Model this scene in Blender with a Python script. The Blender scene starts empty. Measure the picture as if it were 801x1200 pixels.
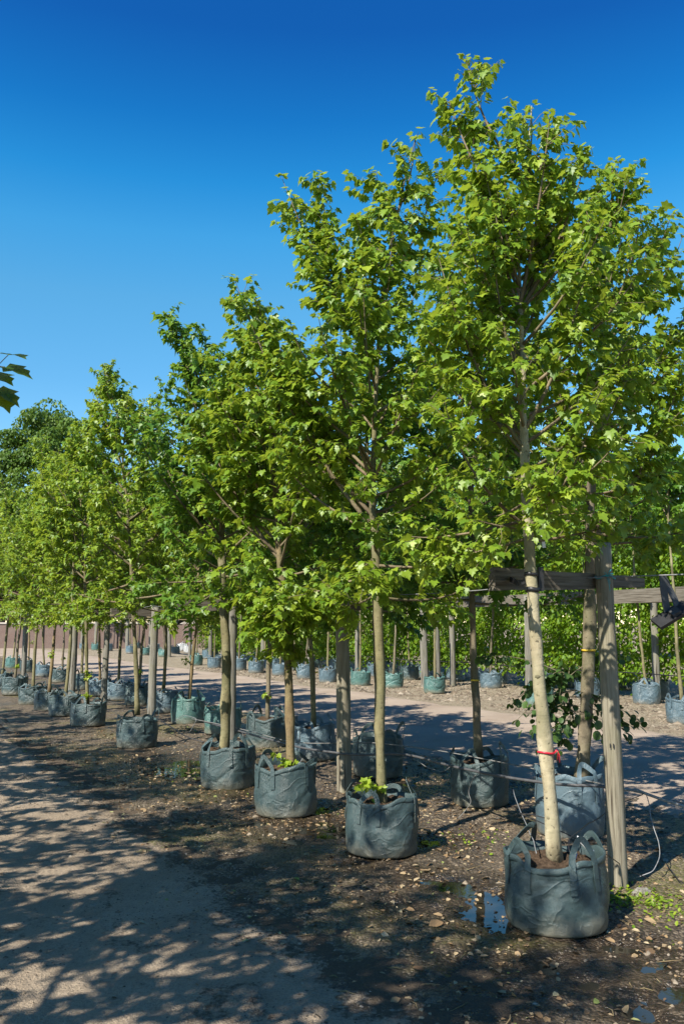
import bpy, math, random
import numpy as np
from mathutils import Vector, Matrix

# ------------------------------------------------------------------ camera, sky, sun, exposure
scene = bpy.context.scene
COL = scene.collection
PITCH = math.atan(132.0 / 1000.0)
CAM_H = 1.75
cam_data = bpy.data.cameras.new("camera")
cam_data.sensor_fit = 'VERTICAL'
cam_data.sensor_height = 36.0
cam_data.lens = 30.0
cam_data.clip_start = 0.05
cam_data.clip_end = 3000.0
cam = bpy.data.objects.new("camera", cam_data)
cam.location = (0, 0, CAM_H)
cam.rotation_euler = (math.pi / 2 + PITCH, 0, 0)
COL.objects.link(cam)
scene.camera = cam

SUN_ELEV = math.radians(44)
SUN_DIR = Vector((-0.63, -0.78, 0)).normalized()          # where the sun stands (horizontal)
world = bpy.data.worlds.new("World")
scene.world = world
world.use_nodes = True
wn = world.node_tree
wn.nodes.clear()
sky = wn.nodes.new("ShaderNodeTexSky")
sky.sky_type = 'NISHITA'
sky.sun_disc = False
sky.sun_elevation = SUN_ELEV
sky.sun_rotation = math.atan2(SUN_DIR.x, SUN_DIR.y) % (2 * math.pi)
sky.altitude = 900
sky.air_density = 1.0
sky.dust_density = 0.15
sky.ozone_density = 3.0
hsv = wn.nodes.new("ShaderNodeHueSaturation")
hsv.inputs['Saturation'].default_value = 1.18
hsv.inputs['Hue'].default_value = 0.497
bg = wn.nodes.new("ShaderNodeBackground")
bg.inputs['Strength'].default_value = 0.105
wo = wn.nodes.new("ShaderNodeOutputWorld")
wn.links.new(sky.outputs[0], hsv.inputs['Color'])
# deep polarised blue overhead paling towards the horizon, the same all the way round
wtc = wn.nodes.new("ShaderNodeTexCoord"); wsep = wn.nodes.new("ShaderNodeSeparateXYZ"); wramp = wn.nodes.new("ShaderNodeValToRGB")
wn.links.new(wtc.outputs['Generated'], wsep.inputs[0]); wn.links.new(wsep.outputs[2], wramp.inputs[0])
STOPS = [(0.0, (0.98, 0.84, 0.72)), (0.14, (0.86, 0.84, 0.75)), (0.27, (0.62, 0.83, 0.78)), (0.36, (0.58, 0.91, 0.83)), (0.425, (0.38, 0.93, 0.92)), (0.475, (0.17, 0.80, 0.91)), (0.53, (0.09, 0.60, 0.82)), (0.60, (0.07, 0.41, 0.70)), (1.0, (0.07, 0.40, 0.68))]
for i_, (p_, c_) in enumerate(STOPS):
    e_ = wramp.color_ramp.elements[i_] if i_ < 2 else wramp.color_ramp.elements.new(p_)
    e_.position = p_; e_.color = (*c_, 1)
wmul = wn.nodes.new("ShaderNodeMix"); wmul.data_type = 'RGBA'; wmul.blend_type = 'MULTIPLY'; wmul.inputs[0].default_value = 1.0
wn.links.new(hsv.outputs[0], wmul.inputs[6]); wn.links.new(wramp.outputs[0], wmul.inputs[7])
wsc = wn.nodes.new("ShaderNodeVectorMath"); wsc.operation = 'SCALE'; wsc.inputs['Scale'].default_value = 1.25
wn.links.new(wmul.outputs[2], wsc.inputs[0])
wn.links.new(wsc.outputs[0], bg.inputs['Color'])
wn.links.new(bg.outputs[0], wo.inputs['Surface'])

sun_data = bpy.data.lights.new("sun", 'SUN')
sun_data.energy = 5.0
sun_data.angle = math.radians(0.53)
sun_data.color = (1.0, 0.94, 0.83)
sun = bpy.data.objects.new("sun", sun_data)
travel = Vector((-SUN_DIR.x * math.cos(SUN_ELEV), -SUN_DIR.y * math.cos(SUN_ELEV), -math.sin(SUN_ELEV)))
sun.rotation_euler = travel.to_track_quat('-Z', 'Y').to_euler()
sun.location = (-20, -25, 30)
COL.objects.link(sun)

scene.render.engine = 'CYCLES'
scene.view_settings.view_transform = 'Standard'
scene.view_settings.look = 'None'
scene.view_settings.exposure = 1.0
scene.view_settings.gamma = 1.0
scene.view_settings.use_curve_mapping = False
scene.cycles.max_bounces = 8
scene.cycles.diffuse_bounces = 4
scene.cycles.transmission_bounces = 5
scene.cycles.use_denoising = True

# ------------------------------------------------------------------ geometry of the place
FWD = np.array([0, math.cos(PITCH), math.sin(PITCH)])
UP = np.array([0, -math.sin(PITCH), math.cos(PITCH)])
EYE = np.array([0, 0, CAM_H])


def ray(u, v):
    return FWD + np.array([1.0, 0, 0]) * (u - 400.5) / 1000.0 + UP * (600.0 - v) / 1000.0


def ground(u, v, z=0.0):
    r = ray(u, v)
    return EYE + r * ((z - CAM_H) / r[2])


def at(u, v, Y):
    r = ray(u, v)
    return EYE + r * (Y / r[1])


ANG = math.atan2(0.5655, 1.0087)
DR = np.array([-math.sin(ANG), math.cos(ANG)])       # along the rows, away from the camera
NR = np.array([math.cos(ANG), math.sin(ANG)])        # across the rows, to the right and away


def st(s, t):
    p = NR * s + DR * t
    return np.array([p[0], p[1]])


def to_st(p):
    return float(p[0] * NR[0] + p[1] * NR[1]), float(p[0] * DR[0] + p[1] * DR[1])


# ------------------------------------------------------------------ value noise
_rs = np.random.RandomState(7)
_LAT = _rs.rand(256, 256)


def vnoise(x, y):
    xi = np.floor(x).astype(int); yi = np.floor(y).astype(int)
    fx = x - xi; fy = y - yi
    fx = fx * fx * (3 - 2 * fx); fy = fy * fy * (3 - 2 * fy)
    a = _LAT[xi % 256, yi % 256]; b = _LAT[(xi + 1) % 256, yi % 256]
    c = _LAT[xi % 256, (yi + 1) % 256]; d = _LAT[(xi + 1) % 256, (yi + 1) % 256]
    return (a * (1 - fx) + b * fx) * (1 - fy) + (c * (1 - fx) + d * fx) * fy - 0.5


def fbm(x, y, o=4):
    r = 0; a = 1.0; f = 1.0
    for k in range(o):
        r = r + a * vnoise(x * f + 17.3 * k, y * f + 9.1 * k); a *= 0.5; f *= 2.03
    return r


# ------------------------------------------------------------------ mesh helpers
def mesh_tris(name, V, T, mat=None, rnd=None, smooth=False):
    me = bpy.data.meshes.new(name)
    V = np.ascontiguousarray(V, dtype=np.float32); T = np.ascontiguousarray(T, dtype=np.int32)
    k = T.shape[1]
    me.vertices.add(len(V)); me.vertices.foreach_set("co", V.ravel())
    me.loops.add(T.size); me.loops.foreach_set("vertex_index", T.ravel())
    me.polygons.add(len(T))
    me.polygons.foreach_set("loop_start", np.arange(0, T.size, k, dtype=np.int32))
    me.polygons.foreach_set("loop_total", np.full(len(T), k, dtype=np.int32))
    if smooth:
        me.polygons.foreach_set("use_smooth", np.ones(len(T), dtype=bool))
    if rnd is not None:
        at_ = me.attributes.new("rnd", 'FLOAT', 'POINT')
        at_.data.foreach_set("value", np.ascontiguousarray(rnd, dtype=np.float32))
    me.update(calc_edges=True)
    me.validate()
    if mat: me.materials.append(mat)
    return me


class MB:
    """collects quads / triangles for one mesh"""
    def __init__(self): self.v = []; self.f = []; self.n = 0

    def add(self, V, F):
        V = np.asarray(V, float)
        self.v.append(V); self.f += [tuple(int(i) + self.n for i in q) for q in F]; self.n += len(V)

    def tube(self, pts, rad, sides=6, cap=True):
        P = np.asarray(pts, float); n = len(P)
        rad = np.broadcast_to(np.asarray(rad, float), (n,))
        tan = np.gradient(P, axis=0); tan /= (np.linalg.norm(tan, axis=1, keepdims=True) + 1e-9)
        a = np.array([0.0, 0, 1]) if abs(tan[0][2]) < 0.9 else np.array([1.0, 0, 0])
        x = np.cross(a, tan[0]); x /= np.linalg.norm(x)
        V = []
        for i in range(n):
            x = x - tan[i] * np.dot(x, tan[i]); x /= (np.linalg.norm(x) + 1e-9)
            y = np.cross(tan[i], x)
            for k in range(sides):
                c = 2 * math.pi * k / sides
                V.append(P[i] + rad[i] * (math.cos(c) * x + math.sin(c) * y))
        F = []
        for i in range(n - 1):
            for k in range(sides):
                k2 = (k + 1) % sides
                F.append((i * sides + k, i * sides + k2, (i + 1) * sides + k2, (i + 1) * sides + k))
        if cap:
            F.append(tuple(range(sides - 1, -1, -1)))
            F.append(tuple((n - 1) * sides + k for k in range(sides)))
        self.add(V, F)

    def ribbon(self, pts, side, w, th):
        """a strap: pts centre line, side = width direction per point, th thickness"""
        P = np.asarray(pts, float); n = len(P)
        S = np.broadcast_to(np.asarray(side, float), P.shape)
        tan = np.gradient(P, axis=0); tan /= (np.linalg.norm(tan, axis=1, keepdims=True) + 1e-9)
        S = S - tan * np.sum(S * tan, axis=1, keepdims=True)
        S = S / (np.linalg.norm(S, axis=1, keepdims=True) + 1e-9)
        N = np.cross(tan, S)
        V = []
        for i in range(n):
            for a, b in ((-1, -1), (1, -1), (1, 1), (-1, 1)):
                V.append(P[i] + S[i] * a * w / 2 + N[i] * b * th / 2)
        F = []
        for i in range(n - 1):
            for k in range(4):
                k2 = (k + 1) % 4
                F.append((i * 4 + k, i * 4 + k2, (i + 1) * 4 + k2, (i + 1) * 4 + k))
        F += [(3, 2, 1, 0), tuple((n - 1) * 4 + k for k in range(4))]
        self.add(V, F)

    def box(self, c, ax, half):
        c = np.asarray(c, float); ax = [np.asarray(a, float) for a in ax]
        V = []
        for k in (-1, 1):
            for a, b in ((-1, -1), (1, -1), (1, 1), (-1, 1)):
                V.append(c + ax[0] * a * half[0] + ax[1] * b * half[1] + ax[2] * k * half[2])
        self.add(V, [(3, 2, 1, 0), (4, 5, 6, 7), (0, 1, 5, 4), (1, 2, 6, 5), (2, 3, 7, 6), (3, 0, 4, 7)])

    def mesh(self, name, mat, smooth=False):
        me = bpy.data.meshes.new(name)
        V = np.concatenate(self.v) if self.v else np.zeros((0, 3))
        me.from_pydata(V.tolist(), [], self.f)
        if smooth:
            me.polygons.foreach_set("use_smooth", np.ones(len(me.polygons), dtype=bool))
        me.update()
        if mat: me.materials.append(mat)
        return me

    def build(self, name, mat, parent=None, smooth=False):
        return link(name, self.mesh(name, mat, smooth), parent)


def link(name, me, parent=None):
    o = bpy.data.objects.new(name, me)
    COL.objects.link(o)
    if parent: o.parent = parent
    return o


def tag(o, label=None, cat=None, group=None, kind=None):
    if label: o['label'] = label
    if cat: o['category'] = cat
    if group: o['group'] = group
    if kind: o['kind'] = kind
    return o


def empty(name, loc, rz=0.0, label=None, cat=None, group=None):
    o = bpy.data.objects.new(name, None)
    o.empty_display_size = 0.1
    COL.objects.link(o)
    o.location = [float(c) for c in loc]; o.rotation_euler = (0, 0, rz)
    return tag(o, label, cat, group)


def copy_tree(src, loc, rz, scale=1.0, label=None, group=None):
    r = src.copy(); COL.objects.link(r)
    r.location = [float(c) for c in loc]; r.rotation_euler = (0.03 * math.sin(loc[0] * 37), 0.03 * math.sin(loc[1] * 23), rz); r.scale = (scale, scale, scale)
    if label: r['label'] = label
    if group: r['group'] = group
    for ch in list(src.children):
        if ch.get('skip_copy'): continue
        c = ch.copy(); COL.objects.link(c); c.parent = r
        for g in list(ch.children):
            d = g.copy(); COL.objects.link(d); d.parent = c
    return r


# ------------------------------------------------------------------ materials
def new_mat(name):
    m = bpy.data.materials.new(name); m.use_nodes = True
    nt = m.node_tree; nt.nodes.clear()
    out = nt.nodes.new("ShaderNodeOutputMaterial")
    return m, nt, out


def N(nt, typ, **kw):
    n = nt.nodes.new(typ)
    for k, v in kw.items(): setattr(n, k, v)
    return n


def ramp(nt, fac, stops):
    r = N(nt, "ShaderNodeValToRGB")
    e = r.color_ramp.elements
    while len(e) < len(stops): e.new(0.5)
    for i, (p, c) in enumerate(stops):
        e[i].position = p; e[i].color = (*c, 1) if len(c) == 3 else c
    nt.links.new(fac, r.inputs[0])
    return r.outputs[0]


def noise(nt, vec, scale, detail=4, rough=0.55, dist=0.0):
    n = N(nt, "ShaderNodeTexNoise")
    n.inputs['Scale'].default_value = scale; n.inputs['Detail'].default_value = detail
    n.inputs['Roughness'].default_value = rough; n.inputs['Distortion'].default_value = dist
    if vec is not None: nt.links.new(vec, n.inputs['Vector'])
    return n.outputs['Fac']


def mixc(nt, fac, a, b, mode='MIX'):
    m = N(nt, "ShaderNodeMix", data_type='RGBA', blend_type=mode)
    if isinstance(fac, (int, float)): m.inputs[0].default_value = fac
    else: nt.links.new(fac, m.inputs[0])
    for k, c in ((6, a), (7, b)):
        if isinstance(c, tuple): m.inputs[k].default_value = (*c, 1)
        else: nt.links.new(c, m.inputs[k])
    return m.outputs[2]


def math_(nt, op, a, b=None, clamp=False):
    m = N(nt, "ShaderNodeMath", operation=op, use_clamp=clamp)
    for k, c in ((0, a), (1, b)):
        if c is None: continue
        if isinstance(c, (int, float)): m.inputs[k].default_value = c
        else: nt.links.new(c, m.inputs[k])
    return m.outputs[0]


def principled(nt, out, color, rough=0.8, spec=0.3, bump=None, bstr=0.3, bdist=0.02):
    p = N(nt, "ShaderNodeBsdfPrincipled")
    if isinstance(color, tuple): p.inputs['Base Color'].default_value = (*color, 1)
    else: nt.links.new(color, p.inputs['Base Color'])
    if isinstance(rough, (int, float)): p.inputs['Roughness'].default_value = rough
    else: nt.links.new(rough, p.inputs['Roughness'])
    p.inputs['Specular IOR Level'].default_value = spec
    if bump is not None:
        b = N(nt, "ShaderNodeBump")
        b.inputs['Strength'].default_value = bstr; b.inputs['Distance'].default_value = bdist
        nt.links.new(bump, b.inputs['Height']); nt.links.new(b.outputs[0], p.inputs['Normal'])
    nt.links.new(p.outputs[0], out.inputs[0])
    return p


def objco(nt): return N(nt, "ShaderNodeTexCoord").outputs['Object']
def geoco(nt): return N(nt, "ShaderNodeNewGeometry").outputs['Position']


def leaf_mat(name, c0, c1, c2, trans=0.32, tcol=(0.25, 0.36, 0.03), rough=0.46, spec=0.42):
    m, nt, out = new_mat(name)
    a = N(nt, "ShaderNodeAttribute"); a.attribute_name = "rnd"
    col = ramp(nt, a.outputs['Fac'], [(0.0, c0), (0.5, c1), (1.0, c2)])
    p = N(nt, "ShaderNodeBsdfPrincipled")
    nt.links.new(col, p.inputs['Base Color'])
    p.inputs['Roughness'].default_value = rough; p.inputs['Specular IOR Level'].default_value = spec
    t = N(nt, "ShaderNodeBsdfTranslucent")
    t.inputs[0].default_value = (*tcol, 1)
    mx = N(nt, "ShaderNodeMixShader"); mx.inputs[0].default_value = trans
    nt.links.new(p.outputs[0], mx.inputs[1]); nt.links.new(t.outputs[0], mx.inputs[2])
    nt.links.new(mx.outputs[0], out.inputs[0])
    return m


def bark_mat(name, c0, c1, c2, scale=1.0):
    m, nt, out = new_mat(name)
    co = objco(nt)
    mp = N(nt, "ShaderNodeMapping"); mp.inputs['Scale'].default_value = (1, 1, 0.35)
    nt.links.new(co, mp.inputs[0])
    n1 = noise(nt, mp.outputs[0], 9 * scale, 5, 0.6)
    n2 = noise(nt, co, 38 * scale, 4, 0.6)
    n3 = noise(nt, co, 3.1 * scale, 3, 0.5)
    col = ramp(nt, n1, [(0.3, c0), (0.5, c1), (0.7, c2)])
    col = mixc(nt, ramp(nt, n3, [(0.45, (0, 0, 0)), (0.7, (0.6, 0.6, 0.6))]), col, tuple(0.55 * a for a in c0))
    spots = ramp(nt, n2, [(0.30, (1, 1, 1)), (0.40, (0, 0, 0))])
    col = mixc(nt, spots, col, (0.05, 0.04, 0.025))
    wr = N(nt, "ShaderNodeMapping"); wr.inputs['Scale'].default_value = (1, 1, 5.0); nt.links.new(co, wr.inputs[0])
    n4 = noise(nt, wr.outputs[0], 6 * scale, 4, 0.65, 0.5)
    col = mixc(nt, ramp(nt, n4, [(0.60, (0, 0, 0)), (0.72, (0.35, 0.35, 0.35))]), col, tuple(0.5 * a for a in c0))
    n5 = noise(nt, co, 1.7 * scale, 4, 0.6)
    col = mixc(nt, ramp(nt, n5, [(0.46, (0, 0, 0)), (0.62, (0.6, 0.6, 0.6))]), col, (0.085, 0.095, 0.04))
    principled(nt, out, col, 0.8, 0.25, math_(nt, 'ADD', n2, math_(nt, 'MULTIPLY', n4, 0.4)), 0.5, 0.008)
    return m


def build_materials():
    M = {}
    M['leaf'] = leaf_mat('maple_leaf', (0.055, 0.130, 0.012), (0.138, 0.225, 0.015), (0.255, 0.325, 0.026), 0.30, (0.48, 0.60, 0.05))
    M['leaf_dark'] = leaf_mat('maple_leaf_dark', (0.040, 0.115, 0.014), (0.082, 0.175, 0.016), (0.15, 0.24, 0.022), 0.32, (0.30, 0.46, 0.04))
    M['round_leaf'] = leaf_mat('alder_leaf', (0.025, 0.06, 0.014), (0.035, 0.08, 0.016), (0.06, 0.11, 0.02), 0.22, (0.12, 0.2, 0.03))
    M['hornbeam'] = leaf_mat('hornbeam_leaf', (0.045, 0.115, 0.01), (0.11, 0.205, 0.012), (0.19, 0.275, 0.018), 0.38, (0.38, 0.52, 0.03), 0.5, 0.3)
    M['oak'] = leaf_mat('oak_leaf', (0.045, 0.095, 0.014), (0.068, 0.13, 0.016), (0.10, 0.17, 0.02), 0.28, (0.18, 0.28, 0.03), 0.5, 0.3)
    M['purple'] = leaf_mat('purple_leaf', (0.02, 0.009, 0.014), (0.035, 0.014, 0.02), (0.06, 0.022, 0.026), 0.2, (0.1, 0.02, 0.03))
    M['sprig_leaf'] = leaf_mat('sprig_leaf', (0.04, 0.09, 0.012), (0.06, 0.12, 0.014), (0.09, 0.15, 0.016), 0.45, (0.30, 0.42, 0.02))
    M['bark_pale'] = bark_mat('bark_pale', (0.23, 0.195, 0.12), (0.42, 0.36, 0.235), (0.52, 0.46, 0.32))
    M['bark_yellow'] = bark_mat('bark_yellow', (0.085, 0.075, 0.04), (0.19, 0.165, 0.085), (0.29, 0.26, 0.15))
    M['bark_brown'] = bark_mat('bark_brown', (0.11, 0.078, 0.042), (0.215, 0.155, 0.080), (0.29, 0.225, 0.125))
    M['bark_dark'] = bark_mat('bark_dark', (0.08, 0.065, 0.045), (0.17, 0.14, 0.095), (0.26, 0.22, 0.15))
    M['bark_limb'] = bark_mat('bark_limb', (0.10, 0.075, 0.045), (0.19, 0.145, 0.09), (0.27, 0.22, 0.14))
    M['oak_bark'] = bark_mat('oak_bark', (0.05, 0.04, 0.03), (0.10, 0.08, 0.06), (0.14, 0.12, 0.09), 0.2)

    # weathered post timber
    def timber(name, c0, c1, c2):
        m, nt, out = new_mat(name)
        co = objco(nt)
        mp = N(nt, "ShaderNodeMapping"); mp.inputs['Scale'].default_value = (1, 1, 0.04)
        nt.links.new(co, mp.inputs[0])
        g = noise(nt, mp.outputs[0], 60, 5, 0.65, 0.6)
        b = noise(nt, co, 2.3, 4, 0.6)
        col = ramp(nt, g, [(0.30, c0), (0.48, c1), (0.72, c2)])
        col = mixc(nt, ramp(nt, b, [(0.5, (0, 0, 0)), (0.75, (0.55, 0.55, 0.55))]), col, (0.16, 0.16, 0.075))
        crack = ramp(nt, noise(nt, mp.outputs[0], 22, 3, 0.5, 0.3), [(0.335, (1, 1, 1)), (0.36, (0, 0, 0))])
        col = mixc(nt, crack, col, (0.045, 0.035, 0.025))
        principled(nt, out, col, 0.85, 0.2, g, 0.45, 0.008)
        return m
    M['timber'] = timber('weathered_timber', (0.09, 0.078, 0.055), (0.20, 0.178, 0.132), (0.29, 0.262, 0.20))
    M['timber_grey'] = timber('grey_timber', (0.075, 0.07, 0.058), (0.165, 0.155, 0.13), (0.25, 0.24, 0.21))

    def beam(name):
        m, nt, out = new_mat(name)
        co = objco(nt)
        mp = N(nt, "ShaderNodeMapping"); mp.inputs['Scale'].default_value = (0.05, 1, 1)
        nt.links.new(co, mp.inputs[0])
        g = noise(nt, mp.outputs[0], 45, 5, 0.65, 0.5)
        col = ramp(nt, g, [(0.3, (0.055, 0.045, 0.034)), (0.5, (0.12, 0.105, 0.082)), (0.72, (0.20, 0.182, 0.15))])
        principled(nt, out, col, 0.88, 0.2, g, 0.5, 0.008)
        return m
    M['beam'] = beam('beam_timber')

    # woven polythene bag
    def bag(name, c0, c1, c2):
        m, nt, out = new_mat(name)
        co = objco(nt)
        sep = N(nt, "ShaderNodeSeparateXYZ"); nt.links.new(co, sep.inputs[0])
        ang = math_(nt, 'ARCTAN2', sep.outputs[1], sep.outputs[0])
        cmb = N(nt, "ShaderNodeCombineXYZ")
        nt.links.new(math_(nt, 'MULTIPLY', ang, 0.28), cmb.inputs[0]); nt.links.new(sep.outputs[2], cmb.inputs[1])
        wv = N(nt, "ShaderNodeTexWave", wave_type='BANDS', bands_direction='X'); wv.inputs['Scale'].default_value = 62
        wh = N(nt, "ShaderNodeTexWave", wave_type='BANDS', bands_direction='Y'); wh.inputs['Scale'].default_value = 62
        nt.links.new(cmb.outputs[0], wv.inputs[0]); nt.links.new(cmb.outputs[0], wh.inputs[0])
        weave = math_(nt, 'MULTIPLY', wv.outputs['Fac'], wh.outputs['Fac'])
        n1 = noise(nt, co, 5, 5, 0.6)
        n2 = noise(nt, co, 26, 4, 0.6)
        col = ramp(nt, n1, [(0.3, c0), (0.55, c1), (0.75, c2)])
        col = mixc(nt, math_(nt, 'MULTIPLY', weave, 0.26), col, tuple(min(1, 1.6 * a) for a in c2))
        # dried mud splashed up from the ground, with a ragged upper edge
        mud = math_(nt, 'SUBTRACT', math_(nt, 'ADD', math_(nt, 'MULTIPLY', n1, 0.34), math_(nt, 'MULTIPLY', n2, 0.12)), math_(nt, 'MULTIPLY', sep.outputs[2], 1.3))
        mudf = ramp(nt, mud, [(0.06, (0, 0, 0)), (0.24, (0.75, 0.75, 0.75))])
        col = mixc(nt, mudf, col, (0.17, 0.145, 0.10))
        crs = math_(nt, 'SUBTRACT', 1.0, math_(nt, 'ABSOLUTE', math_(nt, 'MULTIPLY', math_(nt, 'SUBTRACT', noise(nt, cmb.outputs[0], 4.5, 2, 0.45, 0.9), 0.5), 11.0)))
        crs = math_(nt, 'MAXIMUM', crs, 0.0)
        crs = math_(nt, 'POWER', crs, 2.0)
        h = math_(nt, 'ADD', math_(nt, 'MULTIPLY', weave, 0.09), math_(nt, 'ADD', math_(nt, 'MULTIPLY', crs, 0.22), math_(nt, 'ADD', math_(nt, 'MULTIPLY', n1, 0.6), math_(nt, 'MULTIPLY', n2, 0.35))))
        rr = ramp(nt, n2, [(0.3, (0.26, 0.26, 0.26)), (0.7, (0.44, 0.44, 0.44))])
        principled(nt, out, col, rr, 0.55, h, 0.7, 0.025)
        return m
    M['bag'] = bag('bag_teal', (0.026, 0.044, 0.045), (0.044, 0.072, 0.074), (0.072, 0.108, 0.110))
    M['bag_green'] = bag('bag_green', (0.042, 0.095, 0.088), (0.065, 0.145, 0.130), (0.10, 0.19, 0.17))
    M['bag_blue'] = bag('bag_blue', (0.05, 0.085, 0.105), (0.08, 0.125, 0.15), (0.12, 0.17, 0.20))
    M['bag_white'] = bag('bag_white', (0.3, 0.31, 0.31), (0.38, 0.39, 0.39), (0.45, 0.45, 0.45))

    m, nt, out = new_mat('potting_soil')
    n1 = noise(nt, objco(nt), 45, 5, 0.7)
    principled(nt, out, ramp(nt, n1, [(0.3, (0.035, 0.024, 0.016)), (0.6, (0.10, 0.068, 0.045)), (0.8, (0.20, 0.15, 0.10))]), 0.95, 0.1, n1, 0.9, 0.03)
    M['soil'] = m

    # trodden sandy path
    m, nt, out = new_mat('sandy_path')
    co = geoco(nt)
    big = noise(nt, co, 0.7, 5, 0.6, 0.4); mid = noise(nt, co, 5, 5, 0.65); fine = noise(nt, co, 70, 4, 0.7); grit = noise(nt, co, 190, 2, 0.6)
    col = ramp(nt, big, [(0.3, (0.29, 0.225, 0.158)), (0.5, (0.385, 0.302, 0.215)), (0.7, (0.445, 0.355, 0.258))])
    col = mixc(nt, ramp(nt, mid, [(0.5, (0, 0, 0)), (0.8, (0.6, 0.6, 0.6))]), col, (0.16, 0.125, 0.092))
    col = mixc(nt, ramp(nt, fine, [(0.35, (0.5, 0.5, 0.5)), (0.55, (0, 0, 0))]), col, (0.14, 0.11, 0.085))
    col = mixc(nt, ramp(nt, grit, [(0.60, (0, 0, 0)), (0.75, (0.45, 0.45, 0.45))]), col, (0.50, 0.44, 0.37))
    # crumbs of dark leaf mould trodden in, thicker towards the bed
    deb = noise(nt, co, 2.3, 6, 0.72, 0.8); crumb = noise(nt, co, 30, 4, 0.75)
    dp = N(nt, "ShaderNodeVectorMath", operation='DOT_PRODUCT'); nt.links.new(co, dp.inputs[0]); dp.inputs[1].default_value = (NR[0], NR[1], 0)
    edge = math_(nt, 'MULTIPLY', math_(nt, 'SUBTRACT', dp.outputs['Value'], 1.95), 0.75, False)
    edge = math_(nt, 'MAXIMUM', edge, 0.0)
    df = math_(nt, 'ADD', math_(nt, 'ADD', deb, edge), math_(nt, 'MULTIPLY', math_(nt, 'SUBTRACT', crumb, 0.5), 0.55))
    col = mixc(nt, ramp(nt, df, [(0.57, (0, 0, 0)), (0.70, (0.85, 0.85, 0.85))]), col, (0.075, 0.055, 0.037))
    h = math_(nt, 'ADD', math_(nt, 'MULTIPLY', mid, 1.2), math_(nt, 'ADD', math_(nt, 'MULTIPLY', fine, 0.8), math_(nt, 'ADD', math_(nt, 'MULTIPLY', crumb, 0.8), math_(nt, 'MULTIPLY', grit, 0.3))))
    principled(nt, out, col, 0.92, 0.15, h, 0.9, 0.035)
    M['path'] = m

    # damp stony bed
    m, nt, out = new_mat('damp_bed')
    co = geoco(nt)
    big = noise(nt, co, 0.55, 5, 0.6, 0.5); mid = noise(nt, co, 3.2, 5, 0.65, 0.3); fine = noise(nt, co, 42, 4, 0.7)
    vor = N(nt, "ShaderNodeTexVoronoi"); vor.inputs['Scale'].default_value = 55; nt.links.new(co, vor.inputs['Vector'])
    col = ramp(nt, mid, [(0.3, (0.038, 0.028, 0.019)), (0.5, (0.078, 0.057, 0.037)), (0.72, (0.15, 0.115, 0.075))])
    st_ = N(nt, "ShaderNodeSeparateColor"); nt.links.new(vor.outputs['Color'], st_.inputs[0])
    stones = ramp(nt, st_.outputs[0], [(0.55, (0, 0, 0)), (0.8, (0.55, 0.55, 0.55))])
    col = mixc(nt, stones, col, (0.27, 0.215, 0.15))
    moss = ramp(nt, big, [(0.50, (0, 0, 0)), (0.64, (0.8, 0.8, 0.8))])
    col = mixc(nt, math_(nt, 'MULTIPLY', moss, ramp(nt, fine, [(0.4, (0, 0, 0)), (0.6, (1, 1, 1))])), col, (0.13, 0.13, 0.022))
    wt = N(nt, "ShaderNodeAttribute"); wt.attribute_name = "wet"
    wf = math_(nt, 'MULTIPLY', math_(nt, 'ADD', wt.outputs['Fac'], math_(nt, 'SUBTRACT', mid, 0.5)), 1.25, True)
    col = mixc(nt, wf, col, mixc(nt, 1.0, col, (0.42, 0.40, 0.38), 'MULTIPLY'))
    wet = ramp(nt, noise(nt, co, 0.9, 4, 0.6, 0.3), [(0.45, (0.86, 0.86, 0.86)), (0.6, (0.32, 0.32, 0.32))])
    h = math_(nt, 'ADD', math_(nt, 'MULTIPLY', mid, 0.8), math_(nt, 'SUBTRACT', math_(nt, 'MULTIPLY', fine, 0.6), math_(nt, 'MULTIPLY', vor.outputs['Distance'], 0.6)))
    wet = mixc(nt, wf, wet, (0.2, 0.2, 0.2))
    principled(nt, out, col, wet, 0.4, h, 0.8, 0.03)
    M['bed'] = m

    # gravelly bed across the road
    m, nt, out = new_mat('gravel_bed')
    co = geoco(nt)
    mid = noise(nt, co, 2.2, 5, 0.65, 0.3); fine = noise(nt, co, 22, 4, 0.75)
    col = ramp(nt, fine, [(0.3, (0.12, 0.10, 0.07)), (0.5, (0.27, 0.225, 0.16)), (0.7, (0.42, 0.36, 0.27))])
    col = mixc(nt, ramp(nt, mid, [(0.45, (0, 0, 0)), (0.7, (0.6, 0.6, 0.6))]), col, (0.15, 0.12, 0.075))
    principled(nt, out, col, 0.92, 0.15, fine, 0.9, 0.05)
    M['gravel'] = m

    m, nt, out = new_mat('pale_road')
    co = geoco(nt)
    big = noise(nt, co, 0.8, 5, 0.6, 0.5); fine = noise(nt, co, 40, 4, 0.7)
    col = ramp(nt, big, [(0.3, (0.27, 0.212, 0.162)), (0.6, (0.36, 0.292, 0.228))])
    col = mixc(nt, ramp(nt, fine, [(0.35, (0.5, 0.5, 0.5)), (0.6, (0, 0, 0))]), col, (0.22, 0.175, 0.135))
    principled(nt, out, col, 0.92, 0.15, fine, 0.6, 0.02)
    M['road'] = m

    m, nt, out = new_mat('field_ground')
    co = geoco(nt)
    fine = noise(nt, co, 3, 6, 0.7)
    principled(nt, out, ramp(nt, fine, [(0.3, (0.17, 0.13, 0.09)), (0.7, (0.33, 0.27, 0.20))]), 0.95, 0.1, fine, 0.5, 0.05)
    M['ground'] = m

    m, nt, out = new_mat('puddle_water')
    co = geoco(nt)
    n1 = noise(nt, co, 9, 3, 0.5)
    p = principled(nt, out, (0.022, 0.020, 0.014), 0.03, 0.5, n1, 0.06, 0.01)
    p.inputs['IOR'].default_value = 1.33
    M['water'] = m

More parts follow.
